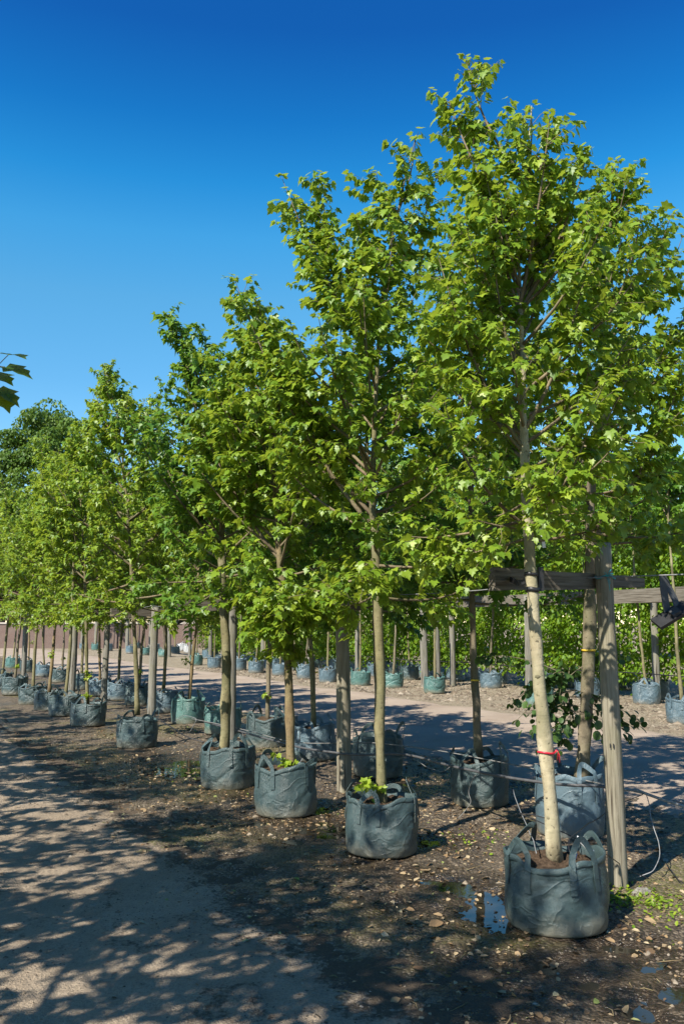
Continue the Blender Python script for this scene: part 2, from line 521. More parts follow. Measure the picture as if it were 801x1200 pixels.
    def rnd_mat(name, stops, rough=0.85, spec=0.2):
        m, nt, out = new_mat(name)
        a = N(nt, "ShaderNodeAttribute"); a.attribute_name = "rnd"
        n1 = noise(nt, geoco(nt), 60, 3, 0.6)
        col = ramp(nt, a.outputs['Fac'], stops)
        col = mixc(nt, ramp(nt, n1, [(0.35, (0.35, 0.35, 0.35)), (0.6, (0, 0, 0))]), col, (0.06, 0.05, 0.035))
        principled(nt, out, col, rough, spec)
        return m
    M['stones'] = rnd_mat('pebble', [(0, (0.07, 0.055, 0.042)), (0.4, (0.16, 0.125, 0.088)), (0.75, (0.22, 0.175, 0.125)), (1, (0.33, 0.28, 0.215))])
    M['litter'] = rnd_mat('dead_leaf', [(0, (0.085, 0.05, 0.026)), (0.45, (0.22, 0.14, 0.07)), (0.75, (0.34, 0.25, 0.14)), (0.92, (0.40, 0.32, 0.20)), (1.0, (0.16, 0.22, 0.04))], 0.7, 0.3)

    def plain(name, c, rough=0.5, spec=0.4, var=0.25):
        m, nt, out = new_mat(name)
        n1 = noise(nt, objco(nt), 30, 4, 0.6)
        principled(nt, out, ramp(nt, n1, [(0.3, tuple(a * (1 - var) for a in c)), (0.7, tuple(min(1, a * (1 + var)) for a in c))]), rough, spec, n1, 0.15, 0.003)
        return m
    M['black'] = plain('black_rubber', (0.018, 0.018, 0.020), 0.45)
    M['pipe'] = plain('grey_pipe', (0.065, 0.065, 0.068), 0.5)
    M['strap'] = plain('worn_strap', (0.045, 0.047, 0.05), 0.6)
    M['rope'] = plain('pale_rope', (0.15, 0.147, 0.14), 0.85)
    M['wire'] = plain('steel_wire', (0.20, 0.205, 0.21), 0.5)
    M['red'] = plain('red_ribbon', (0.55, 0.02, 0.04), 0.4)
    M['white'] = plain('white_plastic', (0.72, 0.73, 0.74), 0.4, 0.4, 0.08)
    M['yellow'] = plain('yellow_tie', (0.55, 0.38, 0.03), 0.5)
    M['twine'] = plain('turquoise_twine', (0.02, 0.30, 0.34), 0.6)
    M['mark'] = plain('black_print', (0.02, 0.02, 0.02), 0.7)

    m, nt, out = new_mat('far_brick')
    co = objco(nt)
    br = N(nt, "ShaderNodeTexBrick"); br.inputs['Scale'].default_value = 4.4
    br.inputs['Color1'].default_value = (0.15, 0.095, 0.078, 1); br.inputs['Color2'].default_value = (0.12, 0.078, 0.066, 1)
    br.inputs['Mortar'].default_value = (0.24, 0.20, 0.175, 1); br.inputs['Mortar Size'].default_value = 0.015
    mp = N(nt, "ShaderNodeMapping"); mp.inputs['Rotation'].default_value = (math.pi / 2, 0, 0)
    nt.links.new(co, mp.inputs[0]); nt.links.new(mp.outputs[0], br.inputs[0])
    col = mixc(nt, ramp(nt, noise(nt, co, 1.6, 6, 0.75), [(0.4, (0, 0, 0)), (0.7, (0.8, 0.8, 0.8))]), br.outputs[0], (0.17, 0.13, 0.11))
    principled(nt, out, col, 0.9, 0.15)
    M['brick'] = m
    M['coping'] = plain('stone_coping', (0.40, 0.36, 0.31), 0.9, 0.2)
    return M


M = build_materials()

# ------------------------------------------------------------------ ground sheets
PUDDLES = [  # picture column, row of the low spot, radius along the view, depth
    (580, 1072, 0.17, 0.045), (567, 1050, 0.13, 0.042), (556, 1136, 0.13, 0.040), (528, 1038, 0.13, 0.038), (500, 1030, 0.12, 0.036), (383, 972, 0.30, 0.05), (372, 948, 0.2, 0.04),
    (206, 903, 0.42, 0.05), (225, 892, 0.30, 0.05), (497, 984, 0.18, 0.045), (768, 1128, 0.16, 0.035), (792, 1160, 0.13, 0.035),
    (590, 1180, 0.09, 0.035), (640, 1128, 0.10, 0.036), (470, 1062, 0.12, 0.036), (408, 1010, 0.14, 0.038), (300, 962, 0.16, 0.038), (345, 985, 0.14, 0.036), (160, 890, 0.3, 0.04), (690, 1150, 0.10, 0.036), (745, 1185, 0.09, 0.036), (330, 948, 0.16, 0.04), (610, 905, 0.45, 0.035), (480, 918, 0.3, 0.035), (312, 930, 0.25, 0.035), (716, 1105, 0.12, 0.03),
]
PUD = []
for (u, v, r, d) in PUDDLES:
    g = ground(u, v); PUD.append((g[0], g[1], r, d))


def bed_h(x, y):
    h = 0.012 * fbm(x * 2.2 + 40, y * 2.2 + 11, 3) + 0.026 * fbm(x * 6.5 + 3, y * 6.5 + 7, 3) + 0.008 * fbm(x * 19 + 13, y * 19 + 5, 2)
    for (px, py, r, d) in PUD:
        q = ((x - px) ** 2 + (y - py) ** 2) / (r * r)
        h = h - 0.86 * d * np.exp(-q * 1.3)
    return h


def path_h(x, y, s):
    edge = 2.38 + 0.22 * fbm(x * 0.9 + 5, y * 0.9 + 2, 4)
    k = np.clip((edge - s) / 0.5, -1, 1)
    return 0.014 * k + 0.006 * fbm(x * 3, y * 3, 3) + 0.009 * fbm(x * 13, y * 13, 4) - 0.01 * np.exp(-((s - 1.2) / 0.25) ** 2) - 0.01 * np.exp(-((s + 0.4) / 0.25) ** 2)


def road_h(x, y, s):
    e0 = 6.9 + 0.3 * fbm(x * 0.6, y * 0.6 + 8, 4); e1 = 11.45 + 0.3 * fbm(x * 0.7 + 20, y * 0.7, 4)
    k = np.clip(np.minimum(s - e0, e1 - s) / 0.35, -1, 1)
    return 0.026 * k + 0.012 * fbm(x * 2, y * 2, 3)


def sheet(name, s0, s1, t0, t1, hf, mat, fine, coarse, tsplit):
    """a relief sheet in row coordinates, fine near the camera and coarser beyond"""
    ts = list(np.arange(t0, tsplit, fine))
    t = tsplit; stp = fine
    while t < t1: ts.append(t); stp = min(coarse, stp * 1.05); t += stp
    ts.append(t1)
    T = np.array(ts); S = np.arange(s0, s1 + fine, fine)
    SS, TT = np.meshgrid(S, T)
    X = SS * NR[0] + TT * DR[0]; Y = SS * NR[1] + TT * DR[1]
    Z = hf(X, Y, SS)
    V = np.stack([X.ravel(), Y.ravel(), Z.ravel()], 1)
    ns = len(S); i, j = np.meshgrid(np.arange(len(T) - 1), np.arange(ns - 1), indexing='ij')
    a = (i * ns + j).ravel()
    F = np.stack([a, a + 1, a + ns + 1, a + ns], 1)
    o = link(name, mesh_tris(name, V, F, mat, smooth=True))
    return tag(o, kind='structure')


mb = MB(); mb.box((0, 900, -0.30), ((1, 0, 0), (0, 1, 0), (0, 0, 1)), (1600, 1600, 0.22))
tag(mb.build('ground', M['ground']), kind='structure')
bed_o = sheet('planting_bed', 1.9, 7.6, -4, 60, lambda x, y, s: bed_h(x, y), M['bed'], 0.03, 0.5, 7.5)
co_ = np.empty(len(bed_o.data.vertices) * 3, dtype=np.float32); bed_o.data.vertices.foreach_get("co", co_); co_ = co_.reshape(-1, 3)
wet_ = np.zeros(len(co_))
for (px, py, r, d) in PUD:
    wet_ = np.maximum(wet_, np.exp(-((co_[:, 0] - px) ** 2 + (co_[:, 1] - py) ** 2) / (3.4 * r) ** 2))
wa_ = bed_o.data.attributes.new("wet", 'FLOAT', 'POINT'); wa_.data.foreach_set("value", wet_.astype(np.float32))
sheet('path', -3.6, 2.9, -8, 70, path_h, M['path'], 0.06, 0.5, 8)
sheet('road', 6.4, 12.0, -10, 80, road_h, M['road'], 0.08, 0.5, 12)
sheet('gravel_bed', 11.0, 40.0, -18, 95, lambda x, y, s: 0.03 * fbm(x * 1.5, y * 1.5, 4), M['gravel'], 0.25, 0.8, 10)
sheet('gravel_verge', -14.0, -3.2, -20, 60, lambda x, y, s: -0.02 + 0.03 * fbm(x * 1.5, y * 1.5, 4), M['gravel'], 0.3, 0.8, 10)['kind'] = 'structure'

for iz, (px, py, r, d) in enumerate(PUD):
    mb = MB(); n = 28; wz = -0.0165 - 0.0004 * iz
    V = [(px, py, wz)] + [(px + 1.75 * r * math.cos(2 * math.pi * k / n), py + 1.75 * r * math.sin(2 * math.pi * k / n), wz) for k in range(n)]
    mb.add(V, [(0, 1 + k, 1 + (k + 1) % n) for k in range(n)])
    tag(mb.build('puddle', M['water']), kind='structure')

# ------------------------------------------------------------------ leaves
def leaf_template(kind):
    if kind == 'maple':
        half = [(0.33, -0.06), (0.34, 0.16), (0.57, 0.36), (0.27, 0.47), (0.30, 0.68), (0.13, 0.76)]
        out = [(0, 0.04)] + half + [(0, 1.0)] + [(-x, y) for x, y in reversed(half)]
        P = np.array([(0, 0.34)] + out)
        n = len(out)
        T = [(0, 1 + k, 1 + (k + 1) % n) for k in range(n)]
    elif kind == 'lite':
        out = [(0, 0), (0.32, 0.02), (0.54, 0.38), (0.2, 0.46), (0, 1.0), (-0.2, 0.46), (-0.54, 0.38), (-0.32, 0.02)]
        P = np.array(out); T = [(0, k, k + 1) for k in range(1, 7)]
    elif kind == 'round':
        n = 10
        out = [(0.42 * math.sin(2 * math.pi * k / n), 0.5 - 0.5 * math.cos(2 * math.pi * k / n)) for k in range(n)]
        P = np.array([(0, 0.5)] + out); T = [(0, 1 + k, 1 + (k + 1) % n) for k in range(n)]
    else:
        out = [(0, 0), (0.32, 0.35), (0.24, 0.75), (0, 1.0), (-0.24, 0.75), (-0.32, 0.35)]
        P = np.array(out); T = [(0, 1, 2), (0, 2, 3), (0, 3, 4), (0, 4, 5)]
    z = 0.22 * np.abs(P[:, 0]) ** 1.2 - 0.22 * P[:, 1] ** 2
    if kind == 'maple': z = z - 0.5 * np.maximum(0, np.abs(P[:, 0]) - 0.3) ** 1.3
    V = np.stack([P[:, 0], P[:, 1] - 0.0, z], 1)
    return V, np.array(T)


TEMPL = {k: leaf_template(k) for k in ('maple', 'lite', 'round', 'oval')}


class Leaves:
    def __init__(self): self.p = []; self.tip = []; self.nor = []; self.size = []; self.rnd = []

    def add(self, p, tip, nor, size, rnd):
        self.p.append(p); self.tip.append(tip); self.nor.append(nor); self.size.append(size); self.rnd.append(rnd)

    def cat(self):
        P = np.concatenate([np.atleast_2d(a) for a in self.p]); Y = np.concatenate([np.atleast_2d(a) for a in self.tip])
        Z = np.concatenate([np.atleast_2d(a) for a in self.nor])
        S = np.concatenate([np.atleast_1d(a) for a in self.size]); R = np.concatenate([np.atleast_1d(a) for a in self.rnd])
        Y = Y / (np.linalg.norm(Y, axis=1, keepdims=True) + 1e-9)
        Z = Z - Y * np.sum(Y * Z, axis=1, keepdims=True); Z = Z / (np.linalg.norm(Z, axis=1, keepdims=True) + 1e-9)
        X = np.cross(Y, Z)
        return P, X, Y, Z, S, R


def leaves_mesh(name, data, kind, mat):
    P, X, Y, Z, S, R = data
    V0, T0 = TEMPL[kind]
    V = P[:, None, :] + S[:, None, None] * (V0[None, :, 0:1] * X[:, None, :] + V0[None, :, 1:2] * Y[:, None, :] + V0[None, :, 2:3] * Z[:, None, :])
    n, k = len(P), len(V0)
    T = (T0[None] + (np.arange(n) * k)[:, None, None]).reshape(-1, 3)
    return mesh_tris(name, V.reshape(-1, 3), T, mat, np.repeat(R, k))


def hang(rng, n, outward, droop=(5, 70), roll=0.5):
    """tip direction and normal for n leaves: blades face up and outward, tips drooping"""
    az = rng.uniform(0, 2 * math.pi, n)
    o = np.stack([np.cos(az), np.sin(az), np.zeros(n)], 1) * 0.9 + np.asarray(outward) * np.array([1, 1, 0])
    o /= (np.linalg.norm(o, axis=1, keepdims=True) + 1e-9)
    a = np.radians(rng.uniform(droop[0], droop[1], n))[:, None]
    up = np.array([[0, 0, 1.0]])
    tip = o * np.cos(a) - up * np.sin(a)
    nor = o * np.sin(a) + up * np.cos(a) + rng.normal(0, roll * 0.5, (n, 3))
    return tip, nor


LEAF_OBJ = {}


def leaf_objects(key, mat):
    if key not in LEAF_OBJ:
        V0, T0 = TEMPL['maple']
        LEAF_OBJ[key] = [mesh_tris('leaf', V0, T0, mat, np.full(len(V0), r)) for r in (0.08, 0.25, 0.42, 0.58, 0.75, 0.92)]
    return LEAF_OBJ[key]


# ------------------------------------------------------------------ maple trees
def bez(a, b, c, n):
    t = np.linspace(0, 1, n)[:, None]
    return a * (1 - t) ** 2 + 2 * b * t * (1 - t) + c * t * t


SHOOTS = []
LAST = {}


def grow(seed, path, radii, hb, top, rmax, nprim, spires=(), leaf=0.075, twigs=True, dens=1.0, side=(0, 0), tw=1.0, low=()):
    """a standard tree: clear stem, leader, ascending limbs, leafy twigs. All in local coordinates."""
    rng = np.random.RandomState(seed)
    path = np.asarray(path, float)
    # smooth the leader
    d = np.r_[0, np.cumsum(np.linalg.norm(np.diff(path, axis=0), axis=1))]
    tt = np.linspace(0, d[-1], 34)
    leader = np.stack([np.interp(tt, d, path[:, k]) for k in range(3)], 1)
    for _ in range(2):
        leader[1:-1] = 0.25 * leader[:-2] + 0.5 * leader[1:-1] + 0.25 * leader[2:]
    leader[2:, :2] += np.cumsum(rng.normal(0, 0.0045, (32, 2)), axis=0)
    rr = np.interp(tt, np.linspace(0, d[-1], len(radii)), radii) * (1 + 0.07 * rng.normal(0, 1, 34))
    rr[0] *= 1.22; rr[1] *= 1.06
    for kk in rng.choice(np.arange(3, 24), 5, replace=False): rr[kk] *= rng.uniform(1.08, 1.2)
    LAST['leader'] = leader; LAST['rr'] = rr
    trunk = MB(); trunk.tube(leader, rr, 12)
    lz = leader[:, 2]

    def on_leader(h): return np.array([np.interp(h, lz, leader[:, k]) for k in range(2)] + [h])
    limbs = MB(); L = Leaves(); SHOOTS.clear()

    def R(h):
        f = (h - hb) / max(0.1, top - hb)
        return rmax * np.interp(f, [-0.15, 0.0, 0.18, 0.40, 0.65, 0.85, 1.05], [0.80, 1.0, 1.08, 0.96, 0.62, 0.32, 0.10])
    jobs = []
    for i in range(nprim):
        f = (i + rng.uniform(0, 0.8)) / nprim
        h0 = hb + (top - hb) * 0.86 * f ** 1.25
        az = i * 2.39996 + rng.uniform(-0.5, 0.5)
        el = math.radians(rng.uniform(18, 42) + 26 * f if f > 0.22 else rng.uniform(-10, 26))
        r = R(h0 + 0.35) * rng.uniform(0.65, 1.12)
        e = on_leader(h0) + np.array([r * math.cos(az) + side[0] * rmax * 0.4, r * math.sin(az) + side[1] * rmax * 0.4, r * math.tan(el) + rng.uniform(-0.15, 0.1)])
        jobs.append((h0, e, 1.0))
    for sp in spires:
        e = np.asarray(sp[:3], float)
        ax = on_leader(min(top, max(hb, e[2] - 0.8)))
        hd = math.hypot(e[0] - ax[0], e[1] - ax[1])
        h0 = max(hb + 0.1, min(e[2] - 1.5 * hd - 0.35, top - 0.5))
        jobs.append((h0, e, sp[3] if len(sp) > 3 else 1.4))
    for q in range(7):      # upright young shoots that break the outline
        f = rng.uniform(0.35, 0.72); h = hb + (top - hb) * f; az = rng.uniform(0, 6.28); r = R(h) * rng.uniform(0.55, 0.95)
        jobs.append((max(hb + 0.2, h - 0.5), on_leader(h) + np.array([r * math.cos(az) + side[0] * rmax * 0.4, r * math.sin(az), rng.uniform(0.30, 0.60)]), 1.05))
    jobs.append((top - 0.7, leader[-1], 1.0))

    for (h0, e, k) in jobs:
        a = on_leader(h0)
        ln = np.linalg.norm(e - a)
        if ln < 0.1: continue
        mid = a + (e - a) * 0.5 + np.array([0, 0, -0.10 * ln]) + np.r_[(e - a)[:2] * 0.15, 0] + rng.normal(0, 0.04 * ln, 3)
        n = max(5, int(ln / 0.12))
        br = bez(a, mid, e, n)
        r0 = min(0.020, 0.006 + 0.008 * ln) * (np.interp(h0, lz, rr) / 0.03 if False else 1)
        limbs.tube(br, np.linspace(r0, 0.0022, n), 5, False)
        tb = np.gradient(br, axis=0); tb /= np.linalg.norm(tb, axis=1, keepdims=True)
        brr = rng.uniform(-0.16, 0.16)
        step = 0.046 / dens
        nodes_ = np.arange(0.24 + rng.uniform(0, 0.10), 0.97, 0.135 / ln)
        nodes_ = nodes_[rng.rand(len(nodes_)) < 0.92]
        per = 0.135 / step * k
        fs = np.repeat(nodes_, np.maximum(1, np.floor(per + rng.rand(len(nodes_)))).astype(int))
        fs = np.clip(fs + rng.normal(0, 0.018 / ln, len(fs)), 0.1, 1.0)
        for f in fs:
            ix = f * (n - 1); i0 = int(ix); q = ix - i0; i1 = min(n - 1, i0 + 1)
            p = br[i0] * (1 - q) + br[i1] * q; td = tb[i0]
            perp = rng.normal(0, 1, 3); perp -= td * perp.dot(td); perp /= np.linalg.norm(perp)
            dr = 0.55 * td + 0.9 * perp + np.array([0, 0, 0.18]); dr /= np.linalg.norm(dr)
            tl = rng.uniform(0.08, 0.36) * tw * (1.12 - (0.6 if k <= 1 else 0.52) * f ** 2)
            q2 = p + dr * tl + np.array([0, 0, -0.06 * tl])
            if twigs: limbs.tube([p, (p + q2) / 2 + rng.normal(0, 0.01, 3), q2], [0.003, 0.0022, 0.0014], 3, False)
            m = max(1, int(tl / 0.031))
            g = (np.arange(m) + 0.7) / m
            nodes = p + (q2 - p) * g[:, None]
            nodes = np.repeat(nodes, 2, 0)
            nodes = np.concatenate([nodes, q2[None]])
            cnt = len(nodes)
            tip, nor = hang(rng, cnt, dr * 1.1, (0, 68), 0.6)
            pet = rng.uniform(0.02, 0.055, cnt)[:, None]
            sz = leaf * np.exp(rng.normal(-0.08, 0.26, cnt))
            L.add(nodes + (tip + np.array([0, 0, 0.5])) * pet * 0.8, tip, nor, sz, np.clip(0.45 + brr + rng.normal(0, 0.2, cnt), 0, 1))
        # end rosette
        tip, nor = hang(rng, 7, tb[-1], (-30, 45), 0.6)
        L.add(np.repeat(e[None], 7, 0) + tip * 0.02, tip, nor, leaf * rng.uniform(0.5, 1.0, 7), np.clip(rng.normal(0.7, 0.15, 7), 0, 1))
    for (c, rad, cnt, sz) in low:
        c = np.asarray(c, float)
        ax = on_leader(min(max(c[2] - 0.1, lz[0] + 0.02), lz[-1]))
        for k in range(max(2, cnt // 14)):
            e = c + rng.normal(0, rad * 0.6, 3)
            br = bez(ax, (ax + e) / 2 + np.array([0, 0, 0.06]), e, 6)
            sm = MB(); sm.tube(br, np.linspace(0.004, 0.0015, 6), 4, False); SHOOTS.append(sm)
            m = max(3, cnt // max(2, cnt // 14))
            g = rng.uniform(0.3, 1.0, m)
            nodes = np.stack([np.interp(g * 5, range(6), br[:, j]) for j in range(3)], 1) + rng.normal(0, 0.025, (m, 3))
            tip, nor = hang(rng, m, (e - ax), (0, 60), 0.5)
            L.add(nodes, tip, nor, sz * rng.uniform(0.6, 1.2, m), np.clip(rng.normal(0.75, 0.18, m), 0, 1))
    return trunk, limbs, L


def straight_path(seed, top, lean=0.0):
    rng = np.random.RandomState(seed)
    zs = np.linspace(0.30, top, 7)
    xy = np.cumsum(rng.normal(0, 0.022, (7, 2)), axis=0) + np.linspace(0, 1, 7)[:, None] * rng.normal(0, 0.10 + lean, 2)
    xy -= xy[0]
    return np.c_[xy, zs]


def maple(label, base, seed, path, radii, hb, top, rmax, nprim, spires=(), leafkind='maple', leaf=0.075, bark='bark_yellow',
          lmat='leaf', n_obj=0, group='trees of the front row', low=(), dens=1.0, side=(0, 0), twigs=True, tw=1.0, name='maple_tree'):
    root = empty(name, (base[0], base[1], 0), 0, label, 'tree', group)
    trunk, limbs, L = grow(seed, path, radii, hb, top, rmax, nprim, spires, leaf, twigs, dens, side, tw, low)
    tro = trunk.build('trunk', M[bark], root, True)
    limbs.build('branches', M['bark_limb'], tro, True)
    for sm in SHOOTS: sm.build('shoot', M[bark], tro, True)
    data = L.cat()
    if n_obj:
        P, X, Y, Z, S, R_ = data
        wp = P + np.array([base[0], base[1], 0]) - EYE
        dist = np.linalg.norm(wp, axis=1) / (0.5 + np.abs(np.sum(Z * wp, axis=1) / np.linalg.norm(wp, axis=1)))
        idx = np.argsort(dist)[:n_obj]
        keep = np.ones(len(P), bool); keep[idx] = False
        ms = leaf_objects(lmat, M[lmat])
        for i in idx:
            o = bpy.data.objects.new('leaf', ms[min(5, int(R_[i] * 6))])
            COL.objects.link(o); o.parent = root
            s = S[i]
            o.matrix_local = Matrix(((X[i][0] * s, Y[i][0] * s, Z[i][0] * s, P[i][0]), (X[i][1] * s, Y[i][1] * s, Z[i][1] * s, P[i][1]),
                                     (X[i][2] * s, Y[i][2] * s, Z[i][2] * s, P[i][2]), (0, 0, 0, 1)))
            o['skip_copy'] = 1
        data = tuple(a[keep] for a in data)
    f = link('foliage', leaves_mesh('foliage', data, leafkind, M[lmat]), root)
    f['kind'] = 'stuff'
    return root


# ------------------------------------------------------------------ planter bags
def make_bag(seed, mat, R=0.283, H=0.415, segs=96, rows=26):
    """returns meshes (wall, soil, [handles]) for one woven bag"""
    rng = np.random.RandomState(seed)
    th = np.linspace(0, 2 * math.pi, segs, endpoint=False)
    zs = np.r_[0.0, 0.012, 0.035, np.linspace(0.06, 1.0, rows)]
    nz = len(zs)
    TH, ZF = np.meshgrid(th, zs)
    cx, cy = np.cos(TH), np.sin(TH)
    prof = np.interp(ZF, [0, 0.012, 0.035, 0.10, 0.45, 0.85, 1.0], [0.93, 0.965, 0.985, 1.0, 1.03, 1.0, 0.985])
    nz1 = fbm(cx * 1.6 + seed * 3.1 + 50, cy * 1.6 + ZF * 2.2 + 30, 3)
    dis = 0.022 * nz1
    for k in range(18):      # creases and dents running across the sheet
        a0 = rng.uniform(0, 2 * math.pi); z0 = rng.uniform(0.1, 0.95); sl = rng.uniform(-0.9, 0.9); w = rng.uniform(0.012, 0.04); ex = rng.uniform(0.25, 0.7)
        da = (TH - a0 + math.pi) % (2 * math.pi) - math.pi
        q = (ZF - z0 - sl * da) / w
        dis = dis - rng.uniform(0.004, 0.017) * np.exp(-q * q) * np.exp(-(da / ex) ** 2)
    dis = dis + 0.006 * np.sin(TH * rng.randint(4, 7) + rng.uniform(0, 6)) * ZF ** 2
    rad = R * prof + dis * np.clip(ZF * 6, 0.3, 1)
    rimz = 0.018 * np.sin(2 * th + rng.uniform(0, 6)) + 0.012 * np.sin(4 * th + rng.uniform(0, 6)) + 0.006 * np.sin(9 * th + rng.uniform(0, 6))
    Z = H * ZF + rimz[None, :] * np.clip((ZF - 0.5) * 2, 0, 1)
    V = [np.stack([rad * cx, rad * cy, Z], -1).reshape(-1, 3)]
    # rolled rim, then the inner face down to the soil
    for (dr, dz) in ((-0.004, 0.004), (-0.009, 0.0), (-0.012, -0.04), (-0.014, -0.11)):
        rr = rad[-1] + dr
        V.append(np.stack([rr * np.cos(th), rr * np.sin(th), Z[-1] + dz], -1))
    V = np.concatenate(V); nr = nz + 4
    F = []
    for i in range(nr - 1):
        for k in range(segs):
            k2 = (k + 1) % segs
            F.append((i * segs + k, i * segs + k2, (i + 1) * segs + k2, (i + 1) * segs + k))
    mb = MB(); mb.add(V, F); wall = mb.mesh('bag_wall', mat, True)
    # folded hem sewn round the rim
    mb = MB(); Vh = []
    for (dr, zo) in ((0.001, -0.034), (0.0042, -0.033), (0.0045, -0.017), (0.0045, 0.003), (0.0, 0.0065), (-0.006, 0.006)):
        Vh.append(np.stack([(rad[-1] + dr) * np.cos(th), (rad[-1] + dr) * np.sin(th), Z[-1] + zo], -1))
    Vh = np.concatenate(Vh)
    mb.add(Vh, [(i * segs + k, i * segs + (k + 1) % segs, (i + 1) * segs + (k + 1) % segs, (i + 1) * segs + k) for i in range(5) for k in range(segs)])
    hem = mb.mesh('hem', mat, True)
    # soil
    mb = MB(); rings = 9; Vs = [(0, 0, 0.375)]
    for i in range(1, rings + 1):
        for k in range(36):
            a = 2 * math.pi * k / 36; r = R * 0.985 * i / rings
            if i == rings: r = np.interp(a, np.r_[th, 2 * math.pi], np.r_[rad[-1], rad[-1][:1]]) - 0.011
            Vs.append((r * math.cos(a), r * math.sin(a), 0.355 + 0.025 * (1 - (i / rings) ** 2) + 0.05 * float(fbm(np.array(r * 22 * math.cos(a) + seed), np.array(r * 22 * math.sin(a)), 3)) * (1 if i < rings else 0.3)))
    Fs = [(0, 1 + k, 1 + (k + 1) % 36) for k in range(36)]
    for i in range(rings - 1):
        for k in range(36):
            k2 = (k + 1) % 36
            Fs.append((1 + i * 36 + k, 1 + (i + 1) * 36 + k, 1 + (i + 1) * 36 + k2, 1 + i * 36 + k2))
    mb.add(Vs, Fs); soil = mb.mesh('soil', M['soil'], True)
    # strap handles, sewn to the wall and standing up above the rim
    handles = []
    for hnd in range(4):
        c = hnd * math.pi / 2 + rng.uniform(-0.15, 0.15); sp = rng.uniform(0.26, 0.34)
        fl = rng.uniform(-0.7, 1.3); skew = rng.uniform(-0.35, 0.35); pw = rng.uniform(1.4, 2.6); ht = rng.uniform(0.045, 0.125)
        pts = []; sd = []

        def wallr(a, zf):
            i = np.interp(zf, zs, np.arange(nz)); kk = int(round(a / (2 * math.pi) * segs)) % segs
            return rad[int(round(i)), kk], Z[-1, kk]
        for zf in (0.60, 0.75, 0.9, 0.99):
            r, zr = wallr(c - sp, zf); pts.append(((r + 0.0085) * math.cos(c - sp), (r + 0.0085) * math.sin(c - sp), H * zf + (zr - H) * max(0, (zf - 0.5) * 2)))
        r, zr = wallr(c, 1.0)
        for q in np.linspace(-0.9, 0.9, 9):
            a = c + sp * (q + skew * (1 - q * q)); hh = ht * (1 - abs(q) ** pw)
            off = -0.09 * fl * (1 - q * q)
            pts.append(((r + 0.006 + off) * math.cos(a), (r + 0.006 + off) * math.sin(a), zr + 0.012 + hh))
        for zf in (0.99, 0.9, 0.75, 0.60):
            r2, zr2 = wallr(c + sp, zf); pts.append(((r2 + 0.0085) * math.cos(c + sp), (r2 + 0.0085) * math.sin(c + sp), H * zf + (zr2 - H) * max(0, (zf - 0.5) * 2)))
        P = np.array(pts); tan = np.gradient(P, axis=0)
        radial = np.stack([np.cos(np.arctan2(P[:, 1], P[:, 0])), np.sin(np.arctan2(P[:, 1], P[:, 0])), np.zeros(len(P))], 1)
        sd = np.cross(tan, radial)
        mb = MB(); mb.ribbon(P, sd, 0.038, 0.0035)
        handles.append(mb.mesh('handle', mat, False))
    return wall, soil, handles, hem


BAGS = {}
for key, m_ in (('bag', 'bag'), ('green', 'bag_green'), ('blue', 'bag_blue'), ('white', 'bag_white')):
    BAGS[key] = [make_bag(11 + 7 * i + len(key) * 31, M[m_], segs=96 if key == 'bag' else 56) for i in range({'bag': 6, 'green': 4, 'blue': 4, 'white': 1}[key])]


def bag(kind, var, loc, rz, scale, label, group):
    w, s, hs, hm = BAGS[kind][var % len(BAGS[kind])]
    root = empty('planter_bag', (loc[0], loc[1], loc[2] if len(loc) > 2 else 0), rz, label, 'planter', group)
    sc = scale if isinstance(scale, tuple) else (scale,) * 3
    br_ = random.Random(int(abs(loc[0] * 913 + loc[1] * 177)) + var)
    root.scale = (sc[0] * br_.uniform(0.95, 1.05), sc[1] * br_.uniform(0.95, 1.05), sc[2] * br_.uniform(0.92, 1.08))
    root.rotation_euler = (br_.uniform(-0.025, 0.025), br_.uniform(-0.025, 0.025), rz)
    wl = link('bag_wall', w, root); link('soil', s, root); link('hem', hm, wl)
    for h in hs: link('handle', h, root)
    return root


def bag_centre(u, v, r=0.28):
    g = ground(u, v)[:2]
    return g + r * g / np.linalg.norm(g)


ORD = ['nearest', 'second', 'third', 'fourth', 'fifth', 'sixth', 'seventh', 'eighth', 'ninth', 'tenth', 'eleventh', 'twelfth', 'thirteenth',
       'fourteenth', 'fifteenth', 'sixteenth', 'seventeenth', 'eighteenth', 'nineteenth', 'twentieth', 'twenty-first', 'twenty-second', 'twenty-third', 'twenty-fourth',
       'twenty-fifth', 'twenty-sixth', 'twenty-seventh', 'twenty-eighth', 'twenty-ninth', 'thirtieth']


RORD = ['first'] + ORD[1:]


def px_path(pts, base, Y=None, zoff=0):
    Y = Y or base[1]
    return [at(u, v, Y) - np.array([base[0], base[1], 0]) for (u, v) in pts]


def px_tips(pts, base):
    return [tuple(at(q[0], q[1], base[1] + q[2]) - np.array([base[0], base[1], 0])) + tuple(q[3:]) for q in pts]


